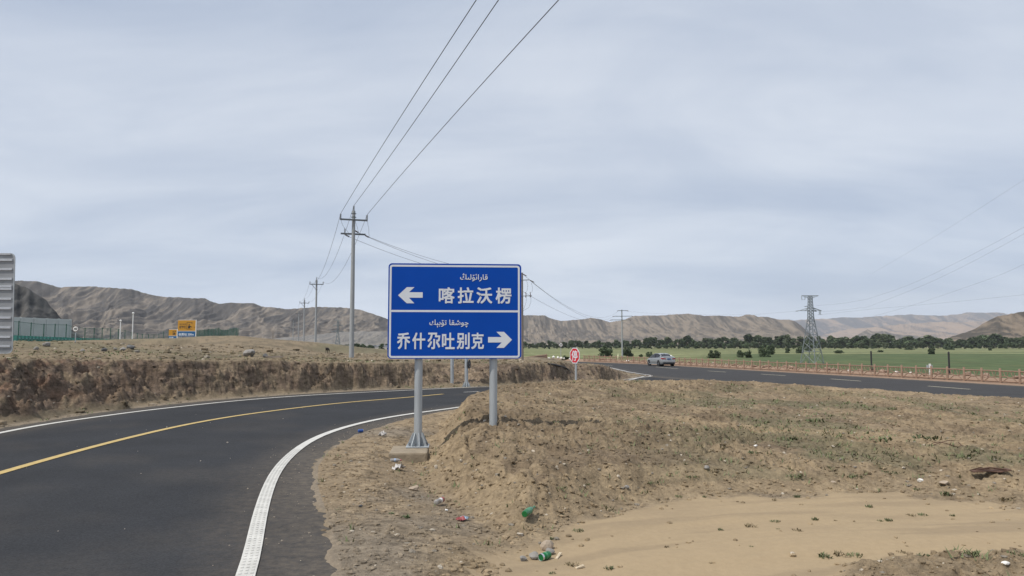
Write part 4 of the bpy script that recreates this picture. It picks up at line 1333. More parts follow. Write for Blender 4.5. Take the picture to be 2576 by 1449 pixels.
FL = smooth_line([(37.6, 36.0), (33.6, 50.2), (30.2, 61.7), (23.3, 84.8), (20.9, 94.0), (17.2, 104), (10.9, 116.4)], 1.0, 3.0)
log_fence(FL, 'long reddish imitation-log fence along the far road from the right edge')
log_fence(smooth_line([(5.8, 124.5), (3.2, 108), (1.2, 95)], 1, 2), 'short reddish imitation-log fence between the blue sign and the white stones')
log_fence(smooth_line([(-32, 141), (-27, 135), (-21, 129), (-14, 127)], 1, 2), 'distant reddish fence showing between the tallest pole and the blue sign')

# ------------------------------------------------------------------ stones
def rock_mesh(seed, sx, sy, sz, sub=2, rough=.32):
    bm = bmesh.new(); bmesh.ops.create_icosphere(bm, subdivisions=sub, radius=1.0)
    r_ = random.Random(seed)
    planes = [Vector((r_.uniform(-1, 1), r_.uniform(-1, 1), r_.uniform(-.6, 1))).normalized() for _ in range(9)]
    offs = [r_.uniform(.5, .92) for _ in range(9)]
    for v in bm.verts:
        c = v.co.copy()
        for p, o in zip(planes, offs):
            d = c.dot(p)
            if d > o: c -= p * (d - o)
        c *= 1 + r_.uniform(-.05, .05)
        v.co = Vector((c.x * sx, c.y * sy, c.z * sz))
    mb = MB(); mb.add([v.co for v in bm.verts], [tuple(v.index for v in f.verts) for f in bm.faces])
    bm.free()
    return mb


def stone(px, py, w, m, label, seed, name='stone', cat='stone', flat=.65, group=None, Y=None, sink=.3):
    q = ground_at(px, py) if Y is None else at(px, py, Y)
    s = w / F * q.y / 2
    o = rock_mesh(seed, s, s * .8, s * flat).build(name, m)
    o.location = (q.x, q.y, q.z + s * flat * (1 - sink)); o.rotation_euler = (0, 0, seed * 1.3)
    return tag(o, label, cat, group)


stone(627, 897, 40, M_gstone, 'large pale grey boulder on the dry plateau edge', 11, 'boulder', 'boulder', .62)
stone(1042, 1234, 30, M_stone, 'pale angular rock lying in the ditch left of the mound', 12, flat=.55)
stone(1316, 1411, 26, M_gstone, 'grey lump of rubble farthest left of the green can', 13)
stone(1342, 1406, 34, M_gstone, 'broad grey rubble stone touching the back of the green can', 14)
stone(1378, 1382, 42, M_stone, 'tan crumbly rock behind the green can, biggest of the rubble', 15)
stone(1384, 1394, 30, M_gstone, 'grey flat rubble stone between the tan rock and the green can', 16)
stone(907, 1275, 11, M_dstone, 'small black stone on the gravel shoulder by the white line', 17)
stone(1577, 1229, 16, M_gstone, 'pale round stone half buried on the mound above the track', 18)
stone(2315, 1212, 16, M_wstone, 'white stone on the mound edge above the sandy track', 19)
stone(2376, 1218, 34, M_stone, 'flat tan stone at the edge of the sandy track, far right', 20, flat=.35)
stone(2096, 1215, 18, M_stone, 'small tan slab at the upper edge of the sandy track', 21, flat=.4)
stone(1901, 1125, 12, M_wstone, 'small white stone in the middle of the mound', 22)
stone(1777, 1180, 20, M_gstone, 'grey stone beside a weed low on the mound', 23)
stone(2530, 1420, 24, M_wstone, 'pale flat stone on the rough patch at bottom right', 24, flat=.4)
for i, (px, py, w) in enumerate([(262, 884, 18), (290, 880, 12), (310, 882, 20), (328, 878, 26), (345, 887, 14), (118, 872, 24), (90, 880, 16), (208, 884, 14)]):
    stone(px, py, w, M_dstone if i in (0, 3) else M_gstone, ('dark broken rock in the rubble strewn over the left plateau' if i in (0, 3) else 'grey broken rock in the rubble strewn over the left plateau'), 30 + i, group='rubble rocks on the left plateau')
dq = ground_at(685, 901)
pl = thing('timber_scrap', 'grey weathered timber scrap lying on the plateau beside the boulder', 'timber', dq, R(8))
MB().box((.1, 0, .06), (.75, .14, .07)).build('plank', mat('weathered timber', (.24, .20, .17), .9, var=.2), pl)
rock_mesh(41, .14, .1, .13).build('clod', M_dstone, pl).location = (-.28, .02, .1)
for i, (px, py, w) in enumerate([(1381, 903, 9), (1392, 901, 8), (1404, 902, 11), (1412, 903, 7), (1419, 903.5, 7), (1433, 905, 6)]):
    stone(px, py, w, M_wstone, 'white painted stone in the gap of the log fence', 50 + i, group='white stones in the fence gap', Y=121.0, flat=1.0 if i % 2 else .7)
# stones piled on the outer bank behind the fence
FLo = offset(FL, -1.5)
dd = np.r_[0, np.cumsum(np.hypot(*np.diff(FLo, axis=0).T))]
rs_ = random.Random(5)
bank_protos = []
for i in range(90):
    s = rs_.uniform(8, dd[-1]); off = rs_.uniform(-.6, 1.6)
    x = np.interp(s, dd, FLo[:, 0]) + off * .95; y = np.interp(s, dd, FLo[:, 1]) + off * .3
    white = i % 9 == 0
    sc = rs_.uniform(.18, .38) if not white else rs_.uniform(.14, .24)
    key = (i % 4, white)
    if i < 4 or (white and not any(w for _, w in [k for k, _ in bank_protos])):
        o = rock_mesh(60 + i, 1, .85, .75).build('stone', M_wstone if white else M_bstone)
        bank_protos.append(((i % 4, white), o))
    else:
        src = next(o for k, o in bank_protos if k[1] == white)
        src = random.Random(i).choice([o for k, o in bank_protos if k[1] == white])
        o = src.copy(); S.collection.objects.link(o)
    o.scale = (sc, sc, sc); o.rotation_euler = (0, 0, i * 1.7)
    o.location = (x, y, gz(x, y) + sc * .25)
    tag(o, 'pale stone on the bank behind the log fence' if white else 'reddish brown stone on the bank behind the log fence', 'stone', 'stones on the bank behind the fence')

# ------------------------------------------------------------------ car
def car():
    q = ground_at(1662, 921.5)
    root = thing('car', 'silver sedan seen from behind driving away on the far road', 'car', (q.x, q.y, float(road_z(q.x, q.y)) - .004), R(103))
    # x forward; stations: x, half width, bottom z, belt z, top z, roof half width
    st = [(-2.28, .62, .42, .86, .90, .50), (-2.22, .80, .30, .98, 1.02, .66), (-2.05, .86, .24, 1.02, 1.07, .70), (-1.75, .885, .22, 1.03, 1.10, .68), (-1.45, .895, .22, 1.00, 1.19, .60), (-1.0, .90, .21, .97, 1.37, .55),
          (-.55, .90, .20, .955, 1.445, .55), (-.1, .90, .20, .945, 1.46, .56), (.30, .90, .20, .935, 1.43, .56), (.65, .90, .20, .925, 1.31, .58), (1.0, .895, .20, .915, 1.12, .62), (1.22, .89, .21, .90, .98, .66),
          (1.6, .87, .22, .84, .90, .66), (1.95, .83, .24, .76, .80, .60), (2.15, .74, .28, .64, .68, .52), (2.26, .58, .36, .54, .58, .42)]
    rings = []
    for x, w, zb, zbelt, zt, wt in st:
        h = [(w * .90, zb), (w * .985, zb + .10), (w, (zb + zbelt) * .5 - .02), (w * .985, zbelt * .83 + .02), (w * .945, zbelt), (w * .945 + (wt - w * .945) * .5, zbelt + (zt - zbelt) * .54), (wt, zt - .025), (wt * .6, zt + .008), (0, zt + .018)]
        rings.append([(x, y, z) for y, z in h] + [(x, -y, z) for y, z in h[-2::-1]])
    n = len(rings[0])
    body = MB(); glass = {'side_window': MB(), 'rear_window': MB(), 'windscreen': MB()}
    v = [p for r_ in rings for p in r_]
    F_body = []; F_side = []; F_rear = []; F_front = []
    for i in range(len(st) - 1):
        for k in range(n - 1):
            f = (i * n + k, i * n + k + 1, (i + 1) * n + k + 1, (i + 1) * n + k)
            side = k in (4, 5, n - 6, n - 7)
            topk = k in (6, 7, n - 8, n - 9)
            if side and 4 <= i <= 9:
                F_side.append(f)
            elif topk and i in (3, 4) :
                F_rear.append(f)
            elif topk and i in (8, 9, 10):
                F_front.append(f)
            else:
                F_body.append(f)
        F_body.append((i * n, i * n + n - 1, (i + 1) * n + n - 1, (i + 1) * n)[::-1])
    F_body += [tuple(range(n))[::-1], tuple((len(st) - 1) * n + k for k in range(n))]

    def sub(name, fs, m, par):
        mb = MB(); used = sorted({i for f in fs for i in f}); ix = {u: k for k, u in enumerate(used)}
        mb.add([v[u] for u in used], [tuple(ix[i] for i in f) for f in fs])
        return mb.build(name, m, par, smooth=True)
    b = sub('body', F_body, M_silver, root)
    sub('side_window', [f for f in F_side if v[f[0]][1] > 0], M_glassd, root)
    sub('side_window', [f for f in F_side if v[f[0]][1] < 0], M_glassd, root)
    sub('rear_window', F_rear, M_glassd, root)
    sub('windscreen', F_front, M_glassd, root)
    for s in (1, -1):
        # pillars and window frame
        p = MB()
        p.box((-.22, s * .745, 1.19), (.07, .03, .46), M=Matrix.Rotation(s * R(37), 3, 'X'))
        p.build('pillar', M_black, root)
        p = MB(); p.tube([(-1.5, s * .60, 1.2), (-1.0, s * .555, 1.365), (-.5, s * .555, 1.435), (.2, s * .565, 1.43), (.7, s * .60, 1.29), (1.1, s * .76, 1.03)], .035, 6)
        p.tube([(-1.45, s * .60, 1.2), (-1.62, s * .73, 1.10), (-1.68, s * .86, 1.0)], .07, 6)
        p.build('roof_rail', M_silver, root, smooth=True)
        for x in (-1.36, 1.32):
            w = thing('wheel', None, None, (x, s * .80, .32)); w.parent = root
            M = Matrix.Rotation(R(90), 4, 'X')
            MB().lathe([(.20, -.10), (.30, -.105), (.325, -.08), (.325, .08), (.30, .105), (.20, .10)], 28, M).build('tyre', M_rubber, w, smooth=True)
            rm = MB()
            rm.lathe([(.205, -.104), (.225, -.104), (.225, .104), (.205, .104)], 24, M)
            for k in range(5):
                a = k * 2 * math.pi / 5
                rm.box((.11 * math.cos(a), s * .09, .11 * math.sin(a)), (.21, .03, .06), M=Matrix.Rotation(-a, 3, 'Y'))
            rm.box((0, s * .09, 0), (.1, .035, .1))
            rm.build('rim', M_rim, w)
            ar = MB(); ar.lathe([(.375, -.09), (.375, .088)], 28, Matrix.Translation((x, s * .815, .335)) @ M); ar.build('wheel_arch', M_black, root)
        ml = MB(); ml.box((.82, s * 1.0, 1.0), (.12, .2, .13)); ml.build('mirror', M_black, root, bevel=.03)
        tl = MB(); tl.add([(-2.27, s * .40, .86), (-2.225, s * .80, .82), (-1.98, s * .885, .93), (-1.98, s * .875, 1.0), (-2.225, s * .80, .95), (-2.27, s * .42, .91)], [(0, 1, 4, 5), (1, 2, 3, 4)])
        tl.add([(-2.31, s * .38, .80), (-2.25, s * .80, .80), (-2.03, s * .90, .90), (-2.02, s * .89, .985), (-2.25, s * .79, .955), (-2.31, s * .40, .91)], [(0, 1, 4, 5), (1, 2, 3, 4)])
        tl.build('tail_light', M_lamp, root)
        MB().box((.1, s * .885, .235), (2.1, .06, .07)).build('sill_trim', M_silver, root, bevel=.02)
        for x in (-.4, .55):
            MB().box((x, s * .905, .80), (.16, .025, .03)).build('door_handle', M_silver, root)
    MB().box((-2.318, 0, .84), (.012, .44, .14)).build('number_plate', M_plate, root)
    bp = MB(); bp.box((-2.26, 0, .55), (.16, 1.52, .22)); bp.build('rear_bumper', M_silver, root, bevel=.05)
    MB().box((-2.27, 0, .36), (.14, 1.36, .2)).build('bumper_skirt', M_black, root, bevel=.03)
    MB().box((-2.20, 0, 1.05), (.1, 1.25, .03)).build('boot_lip', M_silver, root, bevel=.01)
    MB().box((-.98, 0, 1.41), (.14, .04, .06)).build('antenna_fin', M_black, root, bevel=.01)
    MB().box((0, 0, .24), (3.9, 1.5, .08)).build('underbody', M_black, root)
    root.scale = (1.06, 1.06, 1.06)


car()

# ------------------------------------------------------------------ lattice pylon
def pylon():
    Y = 158.0
    g = at(2043, 914, Y)
    gzv = gz(g.x, g.y)
    root = thing('transmission_tower', 'tall grey steel lattice tower with two cross-arms in the green field', 'transmission tower', (g.x, g.y, gzv), R(38))
    def zz(py): return at(2043, py, Y).z - gzv
    top = zz(743.5); z2 = zz(770); arm = zz(781.5); waist = zz(800)
    B = 1.72
    def half(z):
        if z < waist: return B + (.46 - B) * (z / waist)
        return .46 + (.30 - .46) * ((z - waist) / (top - waist))
    legs = {}
    for sx, sy in ((1, 1), (1, -1), (-1, 1), (-1, -1)):
        mb = MB(); mb.tube([(sx * B, sy * B, -.3), (sx * half(waist), sy * half(waist), waist), (sx * half(top), sy * half(top), top)], [.10, .085, .06], 4)
        mb.build('leg', M_tower, root)
    br = MB()
    lv = [0, waist * .27, waist * .47, waist * .64, waist * .78, waist * .9, waist]
    k = waist
    while k < top - .3:
        k += .62; lv.append(min(k, top))
    for a, b in zip(lv[:-1], lv[1:]):
        ha, hb = half(a), half(b)
        for (p, q) in (((1, 1), (1, -1)), ((1, -1), (-1, -1)), ((-1, -1), (-1, 1)), ((-1, 1), (1, 1))):
            br.bar((p[0] * ha, p[1] * ha, a), (q[0] * hb, q[1] * hb, b), .07)
            br.bar((q[0] * ha, q[1] * ha, a), (p[0] * hb, p[1] * hb, b), .07)
        if b in (lv[1], lv[3], waist):
            for (p, q) in (((1, 1), (1, -1)), ((1, -1), (-1, -1)), ((-1, -1), (-1, 1)), ((-1, 1), (1, 1))):
                br.bar((p[0] * hb, p[1] * hb, b), (q[0] * hb, q[1] * hb, b), .08)
    br.build('bracing', M_tower, root)
    ca = math.cos(R(-38)); sa = math.sin(R(-38))
    def L(dx, z, dy=0):       # along the picture plane
        return (dx * ca - dy * sa, dx * sa + dy * ca, z)
    up = MB()
    for s in (-1, 1):
        tip = L(s * 1.78, top)
        up.bar(L(s * .1, top), tip, .1); up.bar(L(s * .35, top - .55), tip, .08); up.bar(L(s * .9, top), L(s * .9, top - .35), .06); up.bar(L(s * .35, top - .55), L(s * .9, top), .06)
    up.build('crossarm', M_tower, root)
    lo = MB()
    for s in (-1, 1):
        for dy in (-.35, .35):
            tip = L(s * 2.35, arm)
            lo.bar(L(s * .35, arm, dy), tip, .09); lo.bar(L(s * .35, arm + .65, dy), tip, .08); lo.bar(L(s * 1.2, arm, dy * .5), L(s * .35, arm + .6, dy), .06)
    lo.build('crossarm', M_tower, root)
    for a, b in ((L(-1.78, top), L(-1.78, top - .9)), (L(-1.1, top), L(-1.1, top - .85)), (L(2.1, arm), L(2.1, arm - .85)), (L(1.85, arm), L(1.85, arm - .85))):
        mb = MB(); strain(mb, a, b, .085); mb.build('insulator', M_insul, root)
    for a, b in ((L(-2.35, arm), L(-3.25, arm - .12)), (L(-.35, z2), L(-1.35, z2 - .1)), (L(.5, arm - .05), L(1.35, arm - .18))):
        mb = MB(); strain(mb, a, b, .10); mb.build('insulator', M_insul, root)
    mb = MB(); mb.bar(L(-1.85, top - .9), L(-1.05, top - .86), .05); mb.bar(L(1.5, arm - .87), L(2.4, arm - .86), .05); mb.build('conductor_clamp', M_insul, root)
    M = Matrix.Translation(root.location) @ Matrix.Rotation(R(38), 4, 'Z')
    return M @ Vector(L(1.78, top)), M @ Vector(L(2.1, arm - .85)), M @ Vector(L(-1.1, top - .86)), M @ Vector(L(-3.25, arm - .12)), M @ Vector(L(-1.35, z2 - .1))


tw = pylon()
M_faint = M_wire


def bez(a, pts, r_, label, group):
    """a cable through chosen points of its span"""
    P = [a] + pts
    # Catmull-Rom
    out = []
    Q = [P[0] * 2 - P[1]] + P + [P[-1] * 2 - P[-2]]
    for i in range(1, len(Q) - 2):
        for t in np.linspace(0, 1, 12, endpoint=i == len(Q) - 3):
            p0, p1, p2, p3 = Q[i - 1], Q[i], Q[i + 1], Q[i + 2]
            out.append(0.5 * ((2 * p1) + (p2 - p0) * t + (2 * p0 - 5 * p1 + 4 * p2 - p3) * t * t + (3 * p1 - p0 - 3 * p2 + p3) * t ** 3))
    o = MB().tube(out, r_, 5).build('power_line', M_wire, None, smooth=True)
    return tag(o, label, 'power line', group)


g_ = 'high voltage wires right of the lattice tower'
bez(at(2054, 769, 158), [at(2110, 764, 151), at(2156, 757, 143), at(2193, 748.6, 135), at(2318, 703, 115), at(2576, 571, 85), at(2800, 430, 70)], .010, 'high-voltage wire reaching the right frame edge, second from the top', g_)
bez(tw[1] + Vector((0, 0, .6)), [at(2120, 780, 151), at(2162, 774.5, 142), at(2193, 768, 137), at(2355, 703, 113), at(2576, 588, 87), at(2800, 450, 72)], .010, 'high-voltage wire reaching the right frame edge, third from the top', g_)
bez(tw[1], [at(2193, 777.5, 150), at(2360, 763, 138), at(2576, 741, 125), at(2750, 720, 118)], .010, 'lowest nearly level high-voltage wire leaving the lattice tower rightwards', g_)
bez(at(2180, 800, 150), [at(2295, 768, 135), at(2485, 703, 112), at(2576, 665, 104), at(2750, 590, 92)], .010, 'high-voltage wire reaching the right frame edge, fourth from the top', g_)
bez(at(2190, 690, 150), [at(2310, 620, 120), at(2430, 546, 100), at(2576, 452, 84), at(2700, 370, 74)], .007, 'topmost faint high-voltage wire at the right frame edge', g_)
bez(tw[3], [at(1900, 790.5, 175), at(1800, 792, 200), at(1640, 788, 225), at(1574, 782.5, 228)], .010, 'thin wire between the lattice tower and the pole in the green field', g_)


def small_tower(px, pyt, pyb, Y, label):
    g = at(px, pyb, Y); h = at(px, pyt, Y).z - g.z
    root = thing('transmission_tower', label, 'transmission tower', g, R(20))
    b = h * .10
    mb = MB()
    for sx, sy in ((1, 1), (1, -1), (-1, 1), (-1, -1)):
        mb.tube([(sx * b, sy * b, -1), (sx * b * .25, sy * b * .25, h * .62), (sx * b * .2, sy * b * .2, h)], [h * .008, h * .007, h * .006], 4)
    mb.build('leg', M_tower, root)
    br = MB(); lv = np.linspace(0, 1, 9)
    hf = lambda t: b * (1 - .75 * min(1, t / .62)) if t < .62 else b * .22
    for a, c in zip(lv[:-1], lv[1:]):
        for s in (-1, 1):
            br.bar((-hf(a), s * hf(a), a * h), (hf(c), s * hf(c), c * h), h * .006); br.bar((hf(a), s * hf(a), a * h), (-hf(c), s * hf(c), c * h), h * .006)
    br.build('bracing', M_tower, root)
    ar = MB()
    for t, w in ((.62, .22), (.82, .17), (1.0, .12)):
        ar.bar((-w * h, 0, t * h), (w * h, 0, t * h), h * .012); ar.bar((-w * h, 0, t * h), (0, 0, (t + .06) * h), h * .007); ar.bar((w * h, 0, t * h), (0, 0, (t + .06) * h), h * .007)
    ar.build('crossarm', M_tower, root)


small_tower(849, 806, 881, 420, 'dim lattice tower before the gravel slope between the poles')

# ------------------------------------------------------------------ things by the toll road on the left
def toll_side():
    # sound barrier
    a, b = at(-60, 850, 84), at(176, 850, 100)
    n = 7
    root = thing('sound_barrier', 'grey ribbed metal sound barrier below the dark rock hill', 'barrier', (a.x, a.y, a.z - 1.0))
    d = (b - a); ang = math.atan2(d.y, d.x); Ld = d.length / n
    H0, H1 = at(0, 797, 88).z - root.location.z, at(176, 803.5, 100).z - root.location.z
    for i in range(n + 1):
        p = d * (i / n); h = H0 + (H1 - H0) * i / n
        MB().box((p.x, p.y - .06, h / 2), (.22, .22, h + .05), ang).build('upright', M_barr, root)
        if i < n:
            m_ = d * ((i + .5) / n); h2 = H0 + (H1 - H0) * (i + .5) / n
            pm = MB(); k = 0
            nrib = 12
            for j in range(nrib):
                z0 = h2 * j / nrib
                pm.box((m_.x, m_.y + .04, z0 + h2 / nrib * .36), (Ld - .2, .09, h2 / nrib * .72), ang)
            pm.box((m_.x, m_.y + .08, h2 / 2), (Ld - .2, .06, h2), ang)
            pm.build('ribbed_panel', M_barr, root)
    # mesh fence posts (picture x, top y, base y, depth)
    def mesh_fence(pts, label, mscr, loc_label, name='mesh_fence'):
        q0 = at(pts[0][0], pts[0][2], pts[0][3])
        root = thing(name, label, 'fence', q0)
        last = None
        for px, pt, pb, Y in pts:
            g = at(px, pb, Y) - q0; t = at(px, pt, Y) - q0
            MB().tube([(g.x, g.y, g.z - .5), (g.x, g.y, t.z)], .05, 8).build('post', M_gpost, root)
            if last:
                ga, ta = last
                mb = MB()
                nrm = Vector((-(g.y - ga.y), g.x - ga.x, 0)).normalized() * .008
                lo = Vector((0, 0, -.3))
                mb.add([ga + lo - nrm, g + lo - nrm, Vector((g.x, g.y, t.z - .1)) - nrm, Vector((ga.x, ga.y, ta.z - .1)) - nrm, ga + lo + nrm, g + lo + nrm, Vector((g.x, g.y, t.z - .1)) + nrm, Vector((ga.x, ga.y, ta.z - .1)) + nrm],
                       [(0, 1, 2, 3), (7, 6, 5, 4), (0, 4, 5, 1), (3, 2, 6, 7), (1, 5, 6, 2), (0, 3, 7, 4)])
                mb.build('mesh_panel', mscr, root)
                tr_ = MB(); tr_.bar((ga.x, ga.y, ta.z - .1), (g.x, g.y, t.z - .1), .04); tr_.build('top_wire', M_gpost, root)
            last = (g, t)
    def zx(x): return x * .1985
    def zy(y): return 607 + .1985 * y
    xs = [60, 228, 385, 548, 690, 832, 950, 1072, 1188, 1290, 1395, 1495, 1580, 1662, 1738, 1803, 1880, 1948, 2010, 2070, 2135]
    tops = [1000, 1008, 1028, 1045, 1045, 1048, 1075, 1095, 1095, 1097, 1097, 1108, 1122, 1148, 1163, 1172, 1177, 1180, 1170, 1140, 1122]
    pts = []
    for i, (x, t) in enumerate(zip(xs, tops)):
        Y = 76 + 74 * (i / 20.0) ** 1.15
        pts.append((zx(x), zy(t), zy(1275 if i < 17 else 1285), Y))
    mesh_fence(pts, 'long see-through green mesh fence on dark posts above the left plateau', M_screen, '')
    # z2: beyond the toll sign
    def ux(x): return 447.3 + .1985 * x
    def uy(y): return 671 + .1985 * y
    xs2 = [240, 275, 335, 385, 430, 478, 515, 550, 570, 600, 628, 660, 700, 740, 765]
    t2 = [800, 800, 795, 790, 785, 780, 772, 795, 800, 797, 795, 780, 775, 770, 778]
    pts = [(ux(x), uy(t), uy(885), 150 + 40 * i / 14.0) for i, (x, t) in enumerate(zip(xs2, t2))]
    mesh_fence(pts, 'dense dark green netting fence on the knoll right of the amber toll sign', M_screen2, '')
    # guardrail
    gp = [(zx(x), zy(1228 + 45 * (x - 200) / 1700.0 if x < 1200 else 1254 + 15 * (x - 1200) / 700), 66 + 66 * ((x - 200) / 1700.0)) for x in np.linspace(200, 1900, 38)]
    q0 = at(*gp[0])
    gr = thing('guardrail', 'low teal green guardrail along the foot of the mesh fence', 'guardrail', q0)
    W = [at(px, py, Y) - q0 for px, py, Y in gp]
    bm_ = MB(); bm_.tube([w + Vector((0, 0, -.05)) for w in W], .13, 6); bm_.build('beam', M_teal, gr)
    for w in W:
        MB().box((w.x, w.y, w.z - .1), (.34, .3, .7)).build('post', M_teal, gr)
    # toll signs
    def toll(px0, px1, pt, pm, pb, Y, label, full):
        a = at(px0, pb, Y); w = at(px1, pb, Y).x - a.x; h = at(px0, pt, Y).z - a.z; hm = at(px0, pm, Y).z - a.z
        root = thing('toll_sign', label, 'toll sign', (a.x, a.y, a.z), 0)
        MB().box((w / 2, .03, (h + hm) / 2 + .01), (w, .05, h - hm - .04)).build('upper_panel', M_orange, root)
        MB().box((w / 2, .03, hm / 2 - .01), (w, .05, hm - .04)).build('lower_panel', M_blue2, root)
        mb = MB(); letter_into(mb, "收费站 200m" if full else "收费", w * .06, w * .92 if full else w * .6, hm * .14, hm * .66, -.003, w * .004); flat_build(mb, 'lettering', M_signw, root)
        if full:
            mb = MB()
            letter_into(mb, "ETC", w * .10, w * .46, hm + (h - hm) * .26, hm + (h - hm) * .48, -.003, w * .006)
            flat_build(mb, 'lettering', M_black, root); mb = MB()
            letter_into(mb, "电子收费", w * .10, w * .46, hm + (h - hm) * .56, hm + (h - hm) * .70, -.003)
            flat_build(mb, 'lettering', M_black, root)
        x0, z0 = (w * .50, hm + (h - hm) * .18) if full else (w * .5, hm + (h - hm) * .15)
        s = (h - hm) * .6
        ic = MB()
        ic.box((x0 + .04, 0, z0 + s / 2), (.07, .014, s)).box((x0 + s * .42, 0, z0 + s), (s * .85, .014, .07)).box((x0 + s * .8, 0, z0 + s * .9), (.07, .014, s * .2)).box((x0 + s * .42, 0, z0), (s * .85, .014, .05))
        ic.prism([(x0 + s * .38 + s * .10 * math.cos(t), z0 + s * .66 + s * .10 * math.sin(t)) for t in np.linspace(0, 6.0, 10)], -.008, .004)
        ic.prism([(x0 + s * .2, z0 + s * .12), (x0 + s * .55, z0 + s * .12), (x0 + s * .55, z0 + s * .35), (x0 + s * .85, z0 + s * .26), (x0 + s * .85, z0 + s * .34), (x0 + s * .5, z0 + s * .52), (x0 + s * .24, z0 + s * .52)], -.009, .004)
        if full:
            ic.box((x0 + s * 1.2, 0, z0 + s * .3), (s * .22, .014, s * .06))
        ic.build('pictogram', M_black, root)
        fr = MB(); fr.box((w + .06, .05, h / 2 + .05), (.10, .10, h + .1)).box((w / 2, .05, h + .03), (w, .06, .05)).box((w / 2, .035, hm), (w, .055, .05)); fr.build('frame', M_wpaint, root)
        for x in (w * .2, w * .8):
            MB().tube([(x, .12, -2.0), (x, .12, h * .9)], .07, 10).build('post', M_galv, root)
    toll(446.5, 491, 805.5, 833, 846.5, 128, 'amber and blue toll sign reading ETC and 200m on the plateau', True)
    toll(424, 444, 829, 845, 853, 124, 'small amber and blue sign half hidden left of the ETC sign', False)
    # slim white lamp posts
    for px, pt, pb, lab in ((301.7, 808, 858, 'shorter slim white lamp post behind the green mesh fence'), (332.5, 789, 858, 'taller slim white lamp post behind the green mesh fence')):
        g = at(px, pb, 112); h = at(px, pt, 112).z - g.z
        r_ = thing('lamp_post', lab, 'lamp post', (g.x, g.y, g.z - .8))
        MB().tube([(0, 0, 0), (0, 0, h + .8)], [.09, .07], 10).build('pole', M_wpaint, r_, smooth=True)
        MB().lathe([(.10, 0), (.17, .08), (.15, .2), (.04, .28)], 10, Matrix.Translation((0, 0, h + .75))).build('lamp_head', M_wpaint, r_, smooth=True)


toll_side()


def thin_pole(px, pt, pb, Y, r_, m, label, name='pole', cap=True):
    g = at(px, pb, Y); h = at(px, pt, Y).z - g.z
    root = thing(name, label, 'pole', (g.x, g.y, g.z))
    MB().tube([(0, 0, -1.5), (0, 0, h)], r_, 8).build('shaft', m, root)
    MB().tube([(0, 0, h), (0, 0, h + .08)], [r_ * 1.3, r_ * .6], 8).build('pole_cap', m, root)


thin_pole(2192.5, 885, 924, 66, .07, M_black, 'thin black post behind the log fence near the lattice tower', 'thin_post')
thin_pole(2388.5, 887, 938, 59, .07, M_black, 'thin black post behind the log fence near the right edge', 'thin_post')
thin_pole(1071, 838, 880, 300, .2, M_pole, 'x', 'thin_post') if False else None
thin_pole(686, 832, 869, 330, .16, M_bark, 'slim dark pole beyond the plateau left of the fifth pole', 'distant_pole')
thin_pole(656, 846, 868, 330, .10, M_bark, 'short dim pole farthest left beyond the plateau', 'distant_pole')
g = at(2340, 940, 62)
mk = thing('marker_post', 'short white marker post with two grey boxes behind the log fence', 'marker post', g)
hh = at(2340, 915, 62).z - g.z
MB().box((0, 0, hh / 2 - .4), (.13, .1, hh + .8)).build('post', M_wpaint, mk)
MB().box((-.19, .02, hh - .28), (.14, .1, .34)).build('box', M_galv, mk)
MB().box((.17, .02, hh - .28), (.1, .1, .34)).build('box', M_galv, mk)
g = at(1555, 907, 130)
fl = thing('marker_cone', 'pale yellow pointed marker before the field pole at the log fence', 'marker', g)
hh = at(1555, 889, 130).z - g.z
MB().tube([(0, 0, -.3), (0, 0, hh * .4), (0, 0, hh)], [.06, .22, .03], 8).build('cone', mat('pale yellow cloth', (.55, .55, .36), .8), fl)
MB().tube([(0, 0, -1), (0, 0, .1)], .03, 6).build('stem', M_bark, fl)

# ------------------------------------------------------------------ vegetation
def leaf_cloud(seed, h, w, n, leaf, base=.12, clumps=13, bushy=False):
    r_ = np.random.default_rng(seed)
    cz = h * (base + (1 - base) * r_.random(clumps) ** .8)
    k = np.sqrt(np.clip(1 - ((cz / h - .5) / .56) ** 2, .05, 1))
    if bushy:
        cz = h * (.10 + .72 * r_.random(clumps) ** 1.25)
        k = np.sqrt(np.clip(1 - (np.clip(cz / h - .22, 0, 1) / .72) ** 2, .05, 1))
    ang = r_.random(clumps) * 6.28; rad = w * .5 * k * np.sqrt(r_.random(clumps)) * .9
    cx, cy = rad * np.cos(ang), rad * np.sin(ang)
    cr = w * (.09 + .20 * r_.random(clumps))
    i = r_.integers(0, clumps, n)
    d = r_.normal(size=(n, 3)); d /= np.linalg.norm(d, axis=1)[:, None]
    p = np.c_[cx[i], cy[i], cz[i]] + d * (cr[i] * r_.random(n) ** .4)[:, None] * np.array([1, 1, .85])
    p[:, 2] = np.clip(p[:, 2], h * .04, None)
    a = r_.normal(size=(n, 3)); a /= np.linalg.norm(a, axis=1)[:, None]
    b = np.cross(a, r_.normal(size=(n, 3))); b /= np.linalg.norm(b, axis=1)[:, None]
    s = leaf * (.6 + .8 * r_.random(n))[:, None]
    v = np.stack([p - a * s, p + b * s * .55, p + a * s, p - b * s * .55], 1).reshape(-1, 3)
    f = np.arange(4 * n).reshape(-1, 4)
    return v, f


